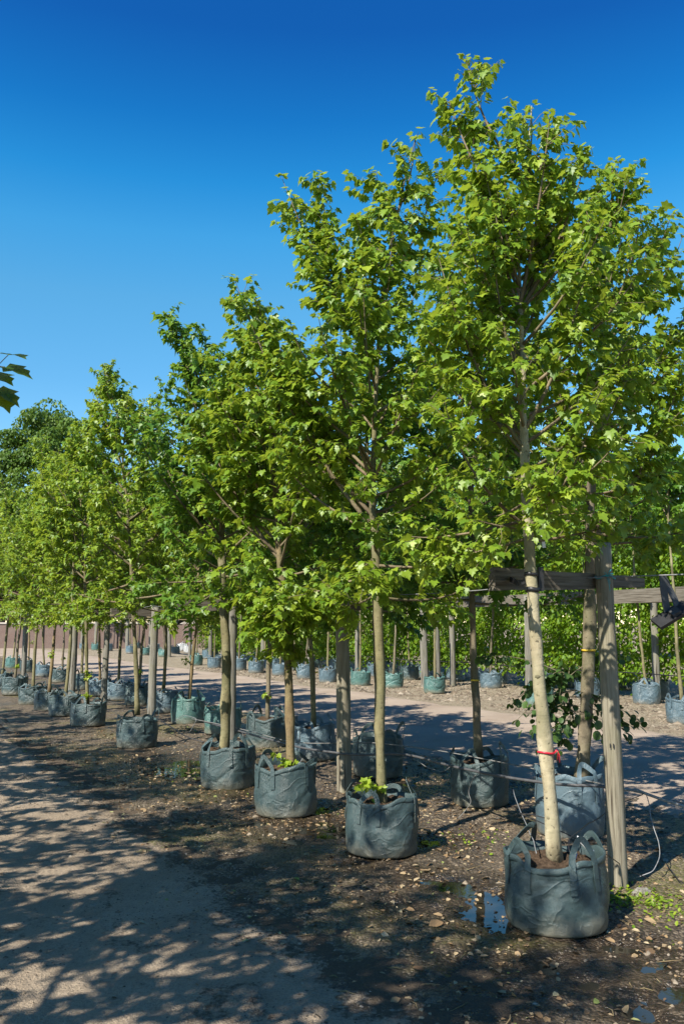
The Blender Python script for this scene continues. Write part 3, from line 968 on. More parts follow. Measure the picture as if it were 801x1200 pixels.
# ---- front row beside the path
FRONT = [(653, 1100), (447, 1008), (335, 960), (267, 926), (160, 878), (103, 852), (76, 840), (57, 833), (38, 826), (17, 815), (2, 809)]
FC = [bag_centre(*q) for q in FRONT]
front_bag_notes = ['large teal bag at the lower right holding the pale-trunked tree with a red ribbon',
                   'teal bag with dried mud at its foot, second in the front row',
                   'dark teal bag with leafy shoots round its stem, third in the front row',
                   'dark teal bag, fourth in the front row, holding a mossy trunk',
                   'dark teal bag in front of a grey post, fifth in the front row']
for i, c in enumerate(FC):
    lab = front_bag_notes[i] if i < 5 else 'small-looking teal bag, %s in the front row beside the path' % ORD[i]
    dist = math.hypot(*c)
    zs_ = [1.0, 1.02, 1.04, 1.0, 1.0, 1.0][i] if i < 6 else 1.0
    bag('bag', i, c, [0.35, 1.2, 0.95, 0.6, 2.3, 2.9][i] if i < 6 else i * 1.3, (1.07, 1.07, 0.93) if i == 0 else (1.03, 1.03, zs_ * 0.97), lab, 'bags of the front row')

b = FC[0]
maple('pale-trunked maple with a red ribbon round its stem, nearest in the front row', b, 3,
      px_path([(650, 1012), (645, 960), (637, 880), (628, 770), (619, 660), (613, 560), (612, 430), (609, 300), (622, 128)], b), [0.046, 0.039, 0.036, 0.034, 0.030, 0.017, 0.012, 0.009, 0.003],
      2.25, at(622, 128, b[1])[2], 0.78, 40, px_tips([(545, 68, 0.1), (526, 118, 0.1), (567, 200, -0.2), (660, 200, 0.2), (513, 300, -0.2), (690, 300, -0.3), (552, 150, 0.12), (700, 470, -0.5), (520, 470, -0.4), (745, 420, 0.1), (560, 610, -0.3, 0.8)], b),
      'maple', 0.056, 'bark_pale', 'leaf', 300, side=(0.25, 0))
F1_LEADER = (LAST['leader'].copy(), LAST['rr'].copy())


def knots(root, base, spots, r):
    for (u, v, sz) in spots:
        c = at(u, v, base[1] - r * 0.85) - np.array([base[0], base[1], 0]); V = []; F = []
        for i in range(6):
            for k in range(9):
                a = math.pi * (i + 0.5) / 6; q = 2 * math.pi * k / 9
                w = 1 + 0.18 * math.sin(3 * q + 2 * i)
                V.append(c + sz * np.array([w * math.sin(a) * math.cos(q), 0.75 * math.cos(a), 0.8 * w * math.sin(a) * math.sin(q)]))
        F = [(i * 9 + k, i * 9 + (k + 1) % 9, (i + 1) * 9 + (k + 1) % 9, (i + 1) * 9 + k) for i in range(5) for k in range(9)] + [tuple(range(8, -1, -1)), tuple(45 + k for k in range(9))]
        mb = MB(); mb.add(V, F); mb.build('knot', M['bark_dark'], [c_ for c_ in root.children if c_.name.startswith('trunk')][0], True)


knots(bpy.data.objects['maple_tree'], FC[0], [(630, 793, 0.020), (632, 806, 0.012), (640, 935, 0.007), (642, 948, 0.007), (617, 655, 0.014), (625, 725, 0.010)], 0.036)
b = FC[1]
maple('maple with yellowish stem and a long upright spire, second in the front row', b, 8,
      px_path([(447, 960), (446, 890), (448, 800), (445, 690), (438, 600), (440, 480), (448, 350), (470, 240), (490, 158)], b), [0.042, 0.037, 0.035, 0.032, 0.022, 0.015, 0.011, 0.008, 0.003],
      1.95, at(490, 158, b[1])[2], 0.88, 40, px_tips([(330, 208, 0.1), (372, 206, 0.3), (440, 202, 0.0), (274, 324, 0.1), (512, 200, 0.2), (352, 240, 0.2), (300, 350, 0.1)], b),
      'maple', 0.063, 'bark_yellow', 'leaf', 300, low=[((-0.28, -0.25, 0.56), 0.10, 26, 0.07), ((0.02, -0.1, 0.45), 0.06, 18, 0.06)], side=(-0.1, 0))
b = FC[2]
maple('maple with drooping leafy lower branches, third in the front row', b, 21,
      px_path([(341, 915), (340, 870), (337, 800), (332, 700), (322, 600), (318, 500), (305, 420), (300, 352)], b), [0.043, 0.040, 0.038, 0.032, 0.018, 0.013, 0.009, 0.003],
      1.85, at(300, 352, b[1])[2], 0.84, 42, px_tips([(247, 405, 0.1), (345, 400, -0.2), (285, 345, 0.3), (225, 470, 0.0), (330, 742, -0.5), (300, 720, -0.4), (352, 700, -0.6), (375, 690, -0.45), (318, 770, -0.2), (345, 765, -0.25)], b),
      'maple', 0.067, 'bark_brown', 'leaf', 300, low=[((0.0, -0.05, 0.47), 0.10, 60, 0.06)])
b = FC[3]
maple('maple with stout mossy stem and a leaning left spire, fourth in the front row', b, 34,
      px_path([(262, 888), (265, 850), (266, 780), (263, 690), (262, 600), (258, 520), (240, 450), (215, 400)], b), [0.057, 0.052, 0.048, 0.042, 0.022, 0.015, 0.010, 0.003],
      2.08, at(215, 400, b[1])[2], 1.05, 42, px_tips([(195, 366, 0.1), (205, 372, 0.0), (243, 395, 0.2), (275, 420, 0.1), (170, 480, 0.2), (300, 470, 0.3)], b),
      'lite', 0.07, 'bark_yellow', 'leaf_dark', 0)
b = FC[4]
maple('slim maple behind a dark teal bag, fifth in the front row', b, 47,
      px_path([(161, 838), (160, 790), (158, 720), (155, 640), (150, 560), (140, 480), (127, 428)], b), [0.034, 0.031, 0.029, 0.022, 0.014, 0.009, 0.003],
      1.88, at(127, 428, b[1])[2], 1.2, 42, px_tips([(122, 428, 0), (170, 468, 0.2), (185, 480, 0.2), (100, 520, 0), (148, 462, 0.2)], b),
      'lite', 0.070, 'bark_yellow', 'leaf', 0)
b = FC[5]
maple('slim maple with small shoots up its stem, sixth in the front row', b, 52,
      px_path([(103, 825), (101, 770), (100, 700), (96, 620), (90, 560), (80, 506)], b), [0.032, 0.029, 0.026, 0.016, 0.010, 0.003],
      1.85, at(80, 506, b[1])[2], 1.05, 30, px_tips([(112, 475, 0), (62, 540, 0), (128, 520, 0.3), (98, 500, 0)], b), 'lite', 0.074, 'bark_yellow', 'leaf', 0,
      low=[((0.0, -0.1, 0.9), 0.10, 30, 0.07), ((-0.05, -0.1, 0.55), 0.08, 30, 0.06)])

# shared variants for trees farther off
VAR = []
for k in range(4):
    tp = 4.9 + 0.25 * k
    path = straight_path(90 + k, tp)
    VAR.append(maple('pattern', (0, 0), 200 + k, path, [0.036, 0.032, 0.028, 0.018, 0.012, 0.008, 0.003], 1.98, tp, 1.02, 32,
                     [(0.35 - 0.3 * k, 0.2, tp + 0.25), (-0.5, -0.3 + 0.2 * k, tp - 0.3), (0.6, 0.3, tp - 0.6)], 'lite', 0.072, ['bark_yellow', 'bark_dark', 'bark_yellow', 'bark_brown'][k], 'leaf', 0, 'x',
                     low=[((0.05, -0.1, 0.6 + 0.2 * k), 0.1, 24, 0.06)] if k % 2 else ()))
ROT = [0.4, 2.1, 3.3, 5.0, 1.2, 4.1, 2.8, 0.0, 5.7]
used = [False] * 4


def variant(k, loc, rz, sc, label, group):
    k = k % 4
    if not used[k]:
        used[k] = True
        o = VAR[k]; o.location = (float(loc[0]), float(loc[1]), 0); o.rotation_euler = (0, 0, rz); o.scale = (sc,) * 3
        o['label'] = label; o['group'] = group
        return o
    return copy_tree(VAR[k], (loc[0], loc[1], 0), rz, sc, label, group)


for i in range(6, len(FC)):
    variant(i, FC[i], ROT[i % 9], [1.0, 0.97, 1.02, 0.98][i % 4], 'slim maple in the crowded far end of the front row, %s from the camera' % ORD[i], 'trees of the front row')

# ---- back row of the same bed
BACK = [(668, 986), (563, 948), (442, 913), (368, 893), (313, 877), (260, 862), (220, 849), (190, 836), (162, 827), (138, 821), (117, 816), (95, 809), (72, 800), (52, 793), (33, 788), (15, 783)]
BC = [bag_centre(*q) for q in BACK]
back_notes = ['blue-grey teal bag behind the round post at right, nearest in the back row', 'dark teal bag under the sagging pipe, second in the back row',
              'teal bag half hidden behind the second front tree, third in the back row', 'pale teal bag left of the stout middle post, fourth in the back row',
              'teal bag, fifth in the back row along the bed']
for i, c in enumerate(BC):
    lab = back_notes[i] if i < 5 else 'teal bag in the back row along the bed, %s from the camera' % ORD[i]
    kind = ['blue', 'bag', 'bag', 'blue', 'bag', 'green', 'green', 'blue', 'bag', 'blue'][i % 10]
    bag(kind, i + 2, c, 0.9 * i + 0.2, (1.02, 1.02, 1.12 if i == 0 else 1.0), lab, 'bags of the back row')
b = BC[0]
o = maple('rough-stemmed tree with drooping round-leaved shoots behind the round post', b, 61,
          px_path([(680, 925), (684, 880), (690, 780), (692, 680), (692, 590), (700, 480), (712, 350), (724, 190)], b), [0.062, 0.055, 0.050, 0.040, 0.022, 0.016, 0.010, 0.003],
          2.45, at(724, 190, b[1])[2], 0.92, 40, px_tips([(725, 186, 0), (786, 250, 0.1), (690, 232, 0), (815, 320, 0), (770, 330, -0.2), (660, 300, 0.2), (800, 430, -0.3), (830, 380, 0.2)], b),
          'maple', 0.062, 'bark_dark', 'leaf', 150, 'trees of the back row', side=(0.2, 0))
# round-leaved suckers low on that stem, a part of the tree
rng = np.random.RandomState(5); Ls = Leaves(); wd = MB()
for (u, v, dy) in ((600, 850, -0.3), (620, 862, -0.2), (640, 845, 0.0), (655, 880, -0.25), (668, 850, 0.1), (742, 862, 0.0), (755, 850, 0.1), (725, 845, -0.1), (640, 800, 0), (655, 815, -0.2), (632, 885, -0.3), (715, 870, -0.1), (600, 825, 0), (670, 790, 0.1), (735, 770, 0.1), (560, 770, 0.2)):
    e = at(u, v, b[1] + dy) - np.array([b[0], b[1], 0])
    a = np.array([0.03, 0.0, min(1.3, max(0.75, e[2] + 0.25))])
    br = bez(a, (a + e) / 2 + np.array([0, 0, 0.14]), e, 9)
    wd.tube(br, np.linspace(0.005, 0.0018, 9), 4, False)
    m_ = 26
    g = rng.uniform(0.25, 1.0, m_)
    nodes = np.stack([np.interp(g * 8, range(9), br[:, j]) for j in range(3)], 1) + rng.normal(0, 0.03, (m_, 3))
    tip, nor = hang(rng, m_, e - a, (10, 75), 0.7)
    Ls.add(nodes, tip, nor, rng.uniform(0.045, 0.085, m_), rng.uniform(0, 1, m_))
wd.build('shoots', M['bark_dark'], o, True)
f = link('shoot_leaves', leaves_mesh('shoot_leaves', Ls.cat(), 'round', M['round_leaf']), o); f['kind'] = 'stuff'
b = BC[1]
maple('dark-stemmed maple behind the sagging pipe, second in the back row', b, 73,
      px_path([(561, 893), (558, 850), (553, 760), (550, 680), (549, 560), (552, 430), (548, 300), (540, 215)], b), [0.040, 0.036, 0.034, 0.030, 0.024, 0.016, 0.010, 0.004],
      1.95, at(540, 215, b[1])[2], 1.05, 42, px_tips([(590, 300, 0.2), (500, 300, 0.2), (470, 560, -0.3), (620, 560, 0.2), (490, 650, -0.2), (520, 600, -0.3), (560, 640, 0.1), (590, 660, 0.2)], b), 'lite', 0.064, 'bark_dark', 'leaf_dark', 0, 'trees of the back row')
b = BC[2]
maple('thin maple partly behind the second front tree, third in the back row', b, 85,
      px_path([(442, 860), (441, 800), (438, 700), (436, 600), (425, 480), (415, 400)], b), [0.032, 0.030, 0.028, 0.022, 0.012, 0.004],
      1.9, at(415, 400, b[1])[2], 0.95, 30, (), 'lite', 0.085, 'bark_dark', 'leaf_dark', 0, 'trees of the back row')
for i in range(3, len(BC)):
    variant(i + 1, BC[i], ROT[(i * 2) % 9], [0.98, 1.0, 0.95, 1.02][i % 4], 'slim maple standing in the back row of the bed, %s from the camera' % ORD[i], 'trees of the back row')

# ---- row across the path at the left: out of the picture but for one sprig; its crowns dapple the path
LV = []
for k in range(2):
    LV.append(maple('pattern', (0, 0), 260 + k, straight_path(190 + k, 5.2), [0.036, 0.032, 0.028, 0.018, 0.012, 0.008, 0.003], 1.9, 5.2, 1.2, 26, [(0.4, 0.2, 5.3), (-0.4, -0.3, 5.0), (0.6, -0.5, 4.9), (-0.7, 0.5, 4.7)], 'lite', 0.08,
                    'bark_yellow', 'leaf', 0, 'x', dens=0.38))
lused = [False, False]


def left_tree(k, loc, rz, sc, label, group):
    k = k % 2
    if not lused[k]:
        lused[k] = True; o = LV[k]; o.location = (float(loc[0]), float(loc[1]), 0); o.rotation_euler = (0, 0, rz); o.scale = (sc,) * 3
        o['label'] = label; o['group'] = group
        return o
    return copy_tree(LV[k], (loc[0], loc[1], 0), rz, sc, label, group)


k = 0
for t in np.arange(-7.4, 17.0, 1.5):
    p = st(-1.75 + 0.12 * math.sin(3 * t), t + 0.25 * math.sin(5.1 * t))
    lab = 'maple out of view in the row left of the path, its crown dappling the path'
    sc = [1.06, 1.0, 1.1, 1.03][k % 4]
    if abs(p[0]) < 1.2 and abs(p[1]) < 1.2: p = p + NR * -0.6
    left_tree(k, p, ROT[(3 * k) % 9] + 1.0, sc, lab, 'trees left of the path')
    bag('bag', k, p, k * 0.7, 1.0, 'dark teal bag holding a tree left of the path', 'bags left of the path')
    k += 1

# the sprig hanging into the picture at the left edge: a low limb of one more tree
p = st(-1.45, 4.3)
root = empty('maple_tree', (p[0], p[1], 0), 0, 'maple whose sharp-lobed leaves hang into view at the left edge', 'tree', 'trees left of the path')
tr, lm, Lf = grow(401, straight_path(77, 4.6), [0.04, 0.036, 0.033, 0.03, 0.02, 0.012, 0.004], 2.6, 4.6, 0.75, 18, (), 0.085, True)
sp_rng = np.random.RandomState(9)
SY = 3.0
tr.build('trunk', M['bark_yellow'], root, True)
base3 = np.array([p[0], p[1], 0])
tw0 = at(-70, 445, SY) - base3
a0 = np.array([0.0, 0.0, 2.45])
lm.build('branches', M['bark_yellow'], root, True)
lm = MB(); lm.tube(bez(a0, (a0 + tw0) / 2 + np.array([0, 0, 0.2]), tw0, 12), np.linspace(0.012, 0.004, 12), 5, False)
SPR = [  # petiole root, blade base, blade tip (picture), size factor
    ((-12, 440), (10, 416), (33, 413), 0.10, 0.5), ((-20, 431), (6, 430), (42, 437), 0.115, 0.35), ((-16, 446), (-8, 439), (18, 445), 0.10, 0.3),
    ((-14, 452), (-4, 456), (27, 471), 0.115, 0.4), ((-18, 456), (-2, 463), (14, 479), 0.105, 0.45), ((-40, 440), (-25, 425), (-14, 400), 0.1, 0.5), ((-45, 450), (-32, 465), (-25, 490), 0.11, 0.4)]
lv = Leaves()
for (r0, b0, t0, sz, rv) in SPR:
    rp = at(r0[0], r0[1], SY) - base3; bp = at(b0[0], b0[1], SY - 0.02) - base3; tp = at(t0[0], t0[1], SY - 0.05 + sp_rng.uniform(-0.04, 0.04)) - base3
    lm.tube(bez(tw0, (tw0 + rp) / 2, rp, 5), [0.003, 0.0026, 0.0022, 0.002, 0.0018], 4, False)
    lm.tube(bez(rp, (rp + bp) / 2 + np.array([0, 0, 0.006]), bp, 5), [0.0018] * 5, 4, False)
    tip = tp - bp; nor = np.array([0.1, -0.35 + sp_rng.uniform(-0.2, 0.3), 0.9])
    lv.add(bp, tip, nor, np.linalg.norm(tip) * 0.92, rv)
lm.build('low_branch', M['bark_yellow'], root, True)
P, X, Y, Z, S, R_ = lv.cat()
ms = leaf_objects('sprig_leaf', M['sprig_leaf'])
for i in range(len(P)):
    o = bpy.data.objects.new('leaf', ms[int(R_[i] * 6)]); COL.objects.link(o); o.parent = root; s = S[i]
    o.matrix_local = Matrix(((X[i][0] * s * 0.95, Y[i][0] * s, Z[i][0] * s, P[i][0]), (X[i][1] * s * 0.95, Y[i][1] * s, Z[i][1] * s, P[i][1]), (X[i][2] * s * 0.95, Y[i][2] * s, Z[i][2] * s, P[i][2]), (0, 0, 0, 1)))
f = link('foliage', leaves_mesh('foliage', Lf.cat(), 'lite', M['leaf']), root); f['kind'] = 'stuff'
bag('bag', 3, p, 0.4, 1.0, 'dark teal bag holding a tree left of the path', 'bags left of the path')

# ------------------------------------------------------------------ posts, cross arms, wires, pipes
def post_mesh(h, r, seed, flat=False):
    rng = np.random.RandomState(seed)
    mb = MB(); n = 12; zs = np.linspace(-0.1, h, 14); V = []
    for i, z in enumerate(zs):
        for k in range(n):
            a = 2 * math.pi * k / n
            rr = r * (1.05 - 0.10 * max(z, 0) / h) * (1 + 0.05 * math.sin(3 * a + seed) + 0.03 * rng.normal())
            V.append((rr * math.cos(a) + 0.012 * math.sin(1.3 * z + seed), rr * math.sin(a) * (0.45 if flat else 1), z))
    top = len(V); V.append((0, 0, h + 0.006))
    F = [(i * n + k, i * n + (k + 1) % n, (i + 1) * n + (k + 1) % n, (i + 1) * n + k) for i in range(13) for k in range(n)]
    F += [(13 * n + k, 13 * n + (k + 1) % n, top) for k in range(n)]
    mb.add(V, F)
    return mb


def cross_arm(root, h, left, right, th, back, seed, taper=1.0, z0=0.0):
    """beam bolted across the back of a post, square to the row; local coordinates with +x = across the row"""
    rng = np.random.RandomState(seed)
    mb = MB(); n = 8; V = []
    for i in range(n):
        f = i / (n - 1); x = -left + (left + right) * f
        hh = th / 2 * (1 - (1 - taper) * f) * (1 + 0.04 * rng.normal()); dz = 0.008 * rng.normal() + z0 * f
        for (a, c) in ((-1, -1), (1, -1), (1, 1), (-1, 1)):
            V.append((x, back + a * 0.035 * (1 + 0.05 * rng.normal()), h + dz + c * hh))
    F = [(i * 4 + k, i * 4 + (k + 1) % 4, (i + 1) * 4 + (k + 1) % 4, (i + 1) * 4 + k) for i in range(n - 1) for k in range(4)] + [(3, 2, 1, 0), tuple((n - 1) * 4 + k for k in range(4))]
    mb.add(V, F)
    o = mb.build('cross_arm', M['beam'], root)
    bt = MB(); bt.tube([(0.0, back - 0.14, h), (0.0, back + 0.05, h)], 0.009, 8); bt.build('bolt', M['wire'], root)
    return o


POSTS = [(723, 1043, 2.32, 0.062, 'stout grey round post at right standing behind the nearest bag'), (402, 929, 2.12, 0.075, 'stout brown round post in the middle, between the second and third front trees'),
         (271, 893, 2.15, 0.055, 'grey post close behind the fourth front tree'), (178, 852, 2.05, 0.068, 'grey post rising behind the fifth front bag'),
         (122, 832, 2.1, 0.062, 'pale grey post just behind the sixth front bag'), (84, 815, 2.1, 0.09, 'thick grey post among the crowded stems at left'), (27, 797, 2.1, 0.08, 'grey post near the left edge of the picture')]
PP = []
for i, (u, v, h, r, lab) in enumerate(POSTS):
    g = ground(u, v)[:2]; g = g + r * g / np.linalg.norm(g)
    PP.append((g, h))
    rt = empty('timber_post', (g[0], g[1], 0), ANG, lab, 'post', 'posts of the near bed')
    post_mesh(h, r, i + 1).build('post_shaft', M['timber'] if i in (1,) else M['timber_grey'] if i != 0 else M['timber'], rt, True)
    if i == 0:
        cross_arm(rt, 2.045, 0.93, 0.47, 0.155, 0.10, 4, 0.45, 0.01)
        mk = MB(); a = math.atan2(-g[1], -g[0]) - ANG
        for q in (-0.010, 0.010):
            aa = a + q / r; rad_ = r * 1.07
            mk.box((rad_ * math.cos(aa), rad_ * math.sin(aa), 0.935), ((math.cos(aa), math.sin(aa), 0), (-math.sin(aa), math.cos(aa), 0), (0, 0, 1)), (0.004, 0.003, 0.014))
        mk.build('printed_mark', M['mark'], rt)
    elif i == 1:
        cross_arm(rt, 1.98, 0.22, 0.30, 0.15, 0.11, 9)
    else:
        cross_arm(rt, 1.95 + 0.03 * (i % 3), 0.75, 0.75, 0.15, 0.10, 10 + i)


def along(s, t, z):
    p = st(s, t); return np.array([p[0], p[1], z])


S_MID = [to_st(p)[0] for p, h in PP]; T_MID = [to_st(p)[1] for p, h in PP]
# top wires, post to post, one at each end of the cross arms
t1, s1 = T_MID[0], S_MID[0]
pts = []
tl = sorted(T_MID)
for a, b_ in zip([-3.0] + tl[:-1], tl):
    for f in np.linspace(0, 1, 7)[:-1]:
        pts.append(along(s1 - 0.10, a + (b_ - a) * f, 2.075 - 0.05 * math.sin(math.pi * f)))
mb = MB(); mb.tube(pts, 0.0045, 5)
tag(mb.build('support_wire', M['wire'], None, True), 'taut steel wire running along the posts above head height', 'wire', None)
# polythene main pipe and pale rope, sagging along the bed at knee height
R2 = np.random.RandomState(3)


def px_line(pts, Z, jitter=0.004, sub=6):
    P = [ground(u, v, z) for (u, v), z in zip(pts, Z)]
    out = []
    for a, b_ in zip(P[:-1], P[1:]):
        for f in np.linspace(0, 1, sub)[:-1]: out.append(a + (b_ - a) * f + R2.normal(0, jitter, 3))
    out.append(P[-1])
    out = np.array(out)
    for _ in range(3): out[1:-1] = 0.25 * out[:-2] + 0.5 * out[1:-1] + 0.25 * out[2:]
    return out


mb = MB(); mb.tube(px_line([(240, 846), (300, 862), (350, 876), (420, 886), (470, 882), (520, 896), (600, 912), (660, 920), (715, 922)], [0.38, 0.38, 0.40, 0.40, 0.45, 0.46, 0.47, 0.48, 0.48]), 0.0125, 8)
tag(mb.build('irrigation_pipe', M['pipe'], None, True), 'sagging grey irrigation pipe strung behind the front row of bags', 'pipe')
mb = MB(); mb.tube(px_line([(225, 842), (290, 856), (345, 872), (440, 870), (520, 880), (610, 898), (674, 912), (735, 926), (801, 942), (860, 956)], [0.40, 0.40, 0.42, 0.46, 0.48, 0.48, 0.48, 0.48, 0.47, 0.46]), 0.0055, 6)
tag(mb.build('rope', M['rope'], None, True), 'thin pale rope running along the bed at knee height', 'rope')
mb = MB(); mb.tube(px_line([(801, 945), (760, 932), (745, 926), (728, 925)], [0.47, 0.48, 0.48, 0.48]), 0.011, 6)
tag(mb.build('water_hose', M['wire'], None, True), 'short grey hose joined to the rope right of the round post', 'hose')
for k in range(3):
    pass
# thin drip tubes from the pipe to the bags
DRIP = [  # picture points with heights, material, label
    ([(757, 930), (765, 970), (774, 1000), (765, 1022), (745, 1028)], [0.46, 0.3, 0.14, 0.06, 0.02], 'wire', 'grey drip tube looping to the gravel right of the post'),
    ([(757, 928), (720, 945), (690, 965), (665, 985), (668, 1000)], [0.47, 0.46, 0.46, 0.47, 0.42], 'black', 'black drip tube crossing the post into the nearest bag'),
    ([(640, 958), (600, 950), (660, 975), (700, 995), (735, 1018), (760, 1030)], [0.55, 0.56, 0.5, 0.34, 0.1, 0.02], 'black', 'black drip tube arching over the nearest back-row bag'),
    ([(600, 925), (612, 960), (624, 985), (628, 1000)], [0.45, 0.42, 0.42, 0.40], 'wire', 'thin grey drip tube left of the pale trunk'),
    ([(779, 1010), (792, 1030), (801, 1036), (830, 1040)], [0.03, 0.015, 0.012, 0.012], 'black', 'black drip tube lying on gravel at the right edge'),
    ([(556, 908), (548, 925), (552, 940), (535, 960)], [0.46, 0.3, 0.2, 0.05], 'rope', 'pale drip tube hanging beside the second back-row bag'),
    ([(324, 868), (330, 890), (338, 905), (336, 918)], [0.40, 0.3, 0.2, 0.05], 'rope', 'pale drip tube hanging left of the fourth back-row bag'),
    ([(360, 880), (352, 892), (340, 900), (346, 915)], [0.41, 0.3, 0.25, 0.05], 'wire', 'grey drip tube drooping by the third front bag'),
    ([(478, 884), (500, 900), (520, 905), (530, 895)], [0.45, 0.36, 0.36, 0.42], 'rope', 'pale drip tube dipping toward the second back-row bag'),
    ([(283, 858), (290, 885), (298, 905), (310, 915)], [0.38, 0.25, 0.12, 0.02], 'rope', 'pale drip tube hanging right of the fourth front trunk'),
    ([(205, 846), (215, 838), (232, 842), (222, 858)], [0.40, 0.45, 0.45, 0.25], 'wire', 'grey drip tube curled over the seventh back-row bag'),
    ([(180, 838), (198, 850), (215, 862), (240, 870)], [0.3, 0.2, 0.1, 0.02], 'black', 'black feed pipe slanting down to the ground right of the fifth front bag'),
]
for (pp, zz, mm, lab) in DRIP:
    mb = MB(); mb.tube(px_line(pp, zz, 0.006, 8), 0.0035 if 'feed' not in lab else 0.009, 5)
    tag(mb.build('drip_tube', M[mm], None, True), lab, 'drip tube', 'drip tubes of the near bed')

# ties, tags and straps on the near trees
b = FC[0]


def ring(u, v, r, mat, name, label, cat, tail=True, w=0.012):
    ld, lr = F1_LEADER
    zc = at(u, v, b[1])[2]; c = np.array([np.interp(zc, ld[:, 2], ld[:, 0]) + b[0], np.interp(zc, ld[:, 2], ld[:, 1]) + b[1], zc]); r = float(np.interp(zc, ld[:, 2], lr)) + 0.0045
    mb = MB(); P = []; Sd = []
    for k in range(17):
        a = 2 * math.pi * k / 16
        P.append(c + np.array([r * math.cos(a), r * math.sin(a), 0.004 * math.sin(2 * a)])); Sd.append((0, 0, 1))
    mb.ribbon(P, Sd, w, 0.003)
    if tail:
        e = c + np.array([r * 0.75, -r * 0.8, 0])
        mb.ribbon([e, e + np.array([0.02, -0.01, 0.015]), e + np.array([0.03, -0.012, -0.01]), e + np.array([0.028, -0.014, -0.055])], [(0, 1, 0.2)] * 4, 0.012, 0.002)
        mb.ribbon([e, e + np.array([0.012, -0.01, 0.02]), e + np.array([0.022, -0.012, 0.01]), e + np.array([0.016, -0.014, -0.04])], [(0, 1, 0.2)] * 4, 0.011, 0.002)
    return tag(mb.build(name, mat, None, True), label, cat)


ring(637.5, 881, 0.044, M['red'], 'ribbon', 'red ribbon tied round the pale trunk of the nearest tree', 'ribbon')
ring(622.3, 691, 0.040, M['black'], 'tree_tie', 'lower black rubber tie round the pale trunk at beam height', 'tie', False, 0.028)
ring(621.2, 673, 0.039, M['black'], 'tree_tie', 'upper black rubber tie round the pale trunk at beam height', 'tie', False, 0.020)
c = at(622, 682, b[1])
mb = MB(); e = np.array([PP[0][0][0] - NR[0] * 0.9, PP[0][0][1] - NR[1] * 0.9, 2.05]); mb.ribbon([c + np.array([0.05, 0.03, 0.02]), c * 0.5 + e * 0.5 + np.array([0, 0, -0.02]), e + np.array([0.05, 0.1, 0])], [(0, 0, 1)] * 3, 0.035, 0.004)
mb.box(c + np.array([0.065, 0.03, 0.02]), ((1, 0, 0), (0, 1, 0), (0, 0, 1)), (0.016, 0.02, 0.075))
tag(mb.build('tie_strap', M['black']), 'black strap tying the pale trunk to the cross beam', 'strap')
# white paper label hanging in the crown and white clip on the bag
c = at(634, 628, b[1] + 0.02)
mb = MB(); mb.ribbon([c + np.array([0.0, 0, 0.07]), c + np.array([0.004, 0, 0.03]), c + np.array([0.008, 0.004, -0.02]), c + np.array([0.016, 0.004, -0.075])], [(1, 0.3, 0)] * 4, 0.024, 0.002)
tag(mb.build('plant_label', M['white']), 'white plastic label strip hanging beside the nearest trunk under its crown', 'plant label')
c = ground(686, 992, 0.435)
d1 = np.array([0.7, -0.1, -0.55]); d1 /= np.linalg.norm(d1)
mb = MB(); mb.ribbon([c - d1 * 0.06, c - d1 * 0.03 + np.array([0, 0, 0.006]), c, c + d1 * 0.05], [(0.3, -0.2, 0.8)] * 4, 0.022, 0.006)
mb.tube([c - d1 * 0.06, c - d1 * 0.075 + np.array([0.012, 0, 0.012]), c - d1 * 0.065 + np.array([0.022, 0, 0.01]), c - d1 * 0.03 + np.array([0.012, 0, 0.006])], 0.003, 6)
tag(mb.build('hose_clip', M['white'], None, True), 'white plastic clip lying over the back rim of the nearest bag', 'clip')
c = ground(672, 1010, 0.40)
mb = MB(); mb.tube([c + np.array([-0.01, 0.03, -0.03]), c + np.array([0, 0, 0]), c + np.array([0.012, -0.02, 0.05])], 0.004, 6)
m_blue = bpy.data.materials['turquoise_twine'].copy(); m_blue.name = 'blue_plastic'
for n_ in m_blue.node_tree.nodes:
    if n_.type == 'VALTORGB':
        n_.color_ramp.elements[0].color = (0.02, 0.08, 0.42, 1); n_.color_ramp.elements[1].color = (0.03, 0.12, 0.55, 1)
tag(mb.build('drip_stake', m_blue, None, True), 'blue drip stake pushed into the soil of the nearest bag', 'stake')
# turquoise and yellow twine on the post
g, h = PP[0]
mb = MB()
for zz, rr in ((2.085, 0.068), (2.075, 0.07)):
    mb.tube([(g[0] + rr * math.cos(a), g[1] + rr * math.sin(a), zz + 0.008 * math.sin(3 * a)) for a in np.linspace(0, 2 * math.pi, 17)], 0.003, 5, False)
k0 = np.array([g[0] - 0.01, g[1] - 0.072, 2.08])
for q in ((0.03, -0.01, 0.05), (0.045, -0.01, 0.02), (-0.02, -0.01, 0.03), (0.02, -0.012, -0.05), (0.015, -0.012, -0.10)):
    mb.tube([k0, k0 + np.array(q) * 0.5 + np.array([0, -0.01, 0.01]), k0 + np.array(q)], 0.0025, 4)
tag(mb.build('twine', M['twine'], None, True), 'turquoise twine knotted round the top of the stout right post', 'twine')

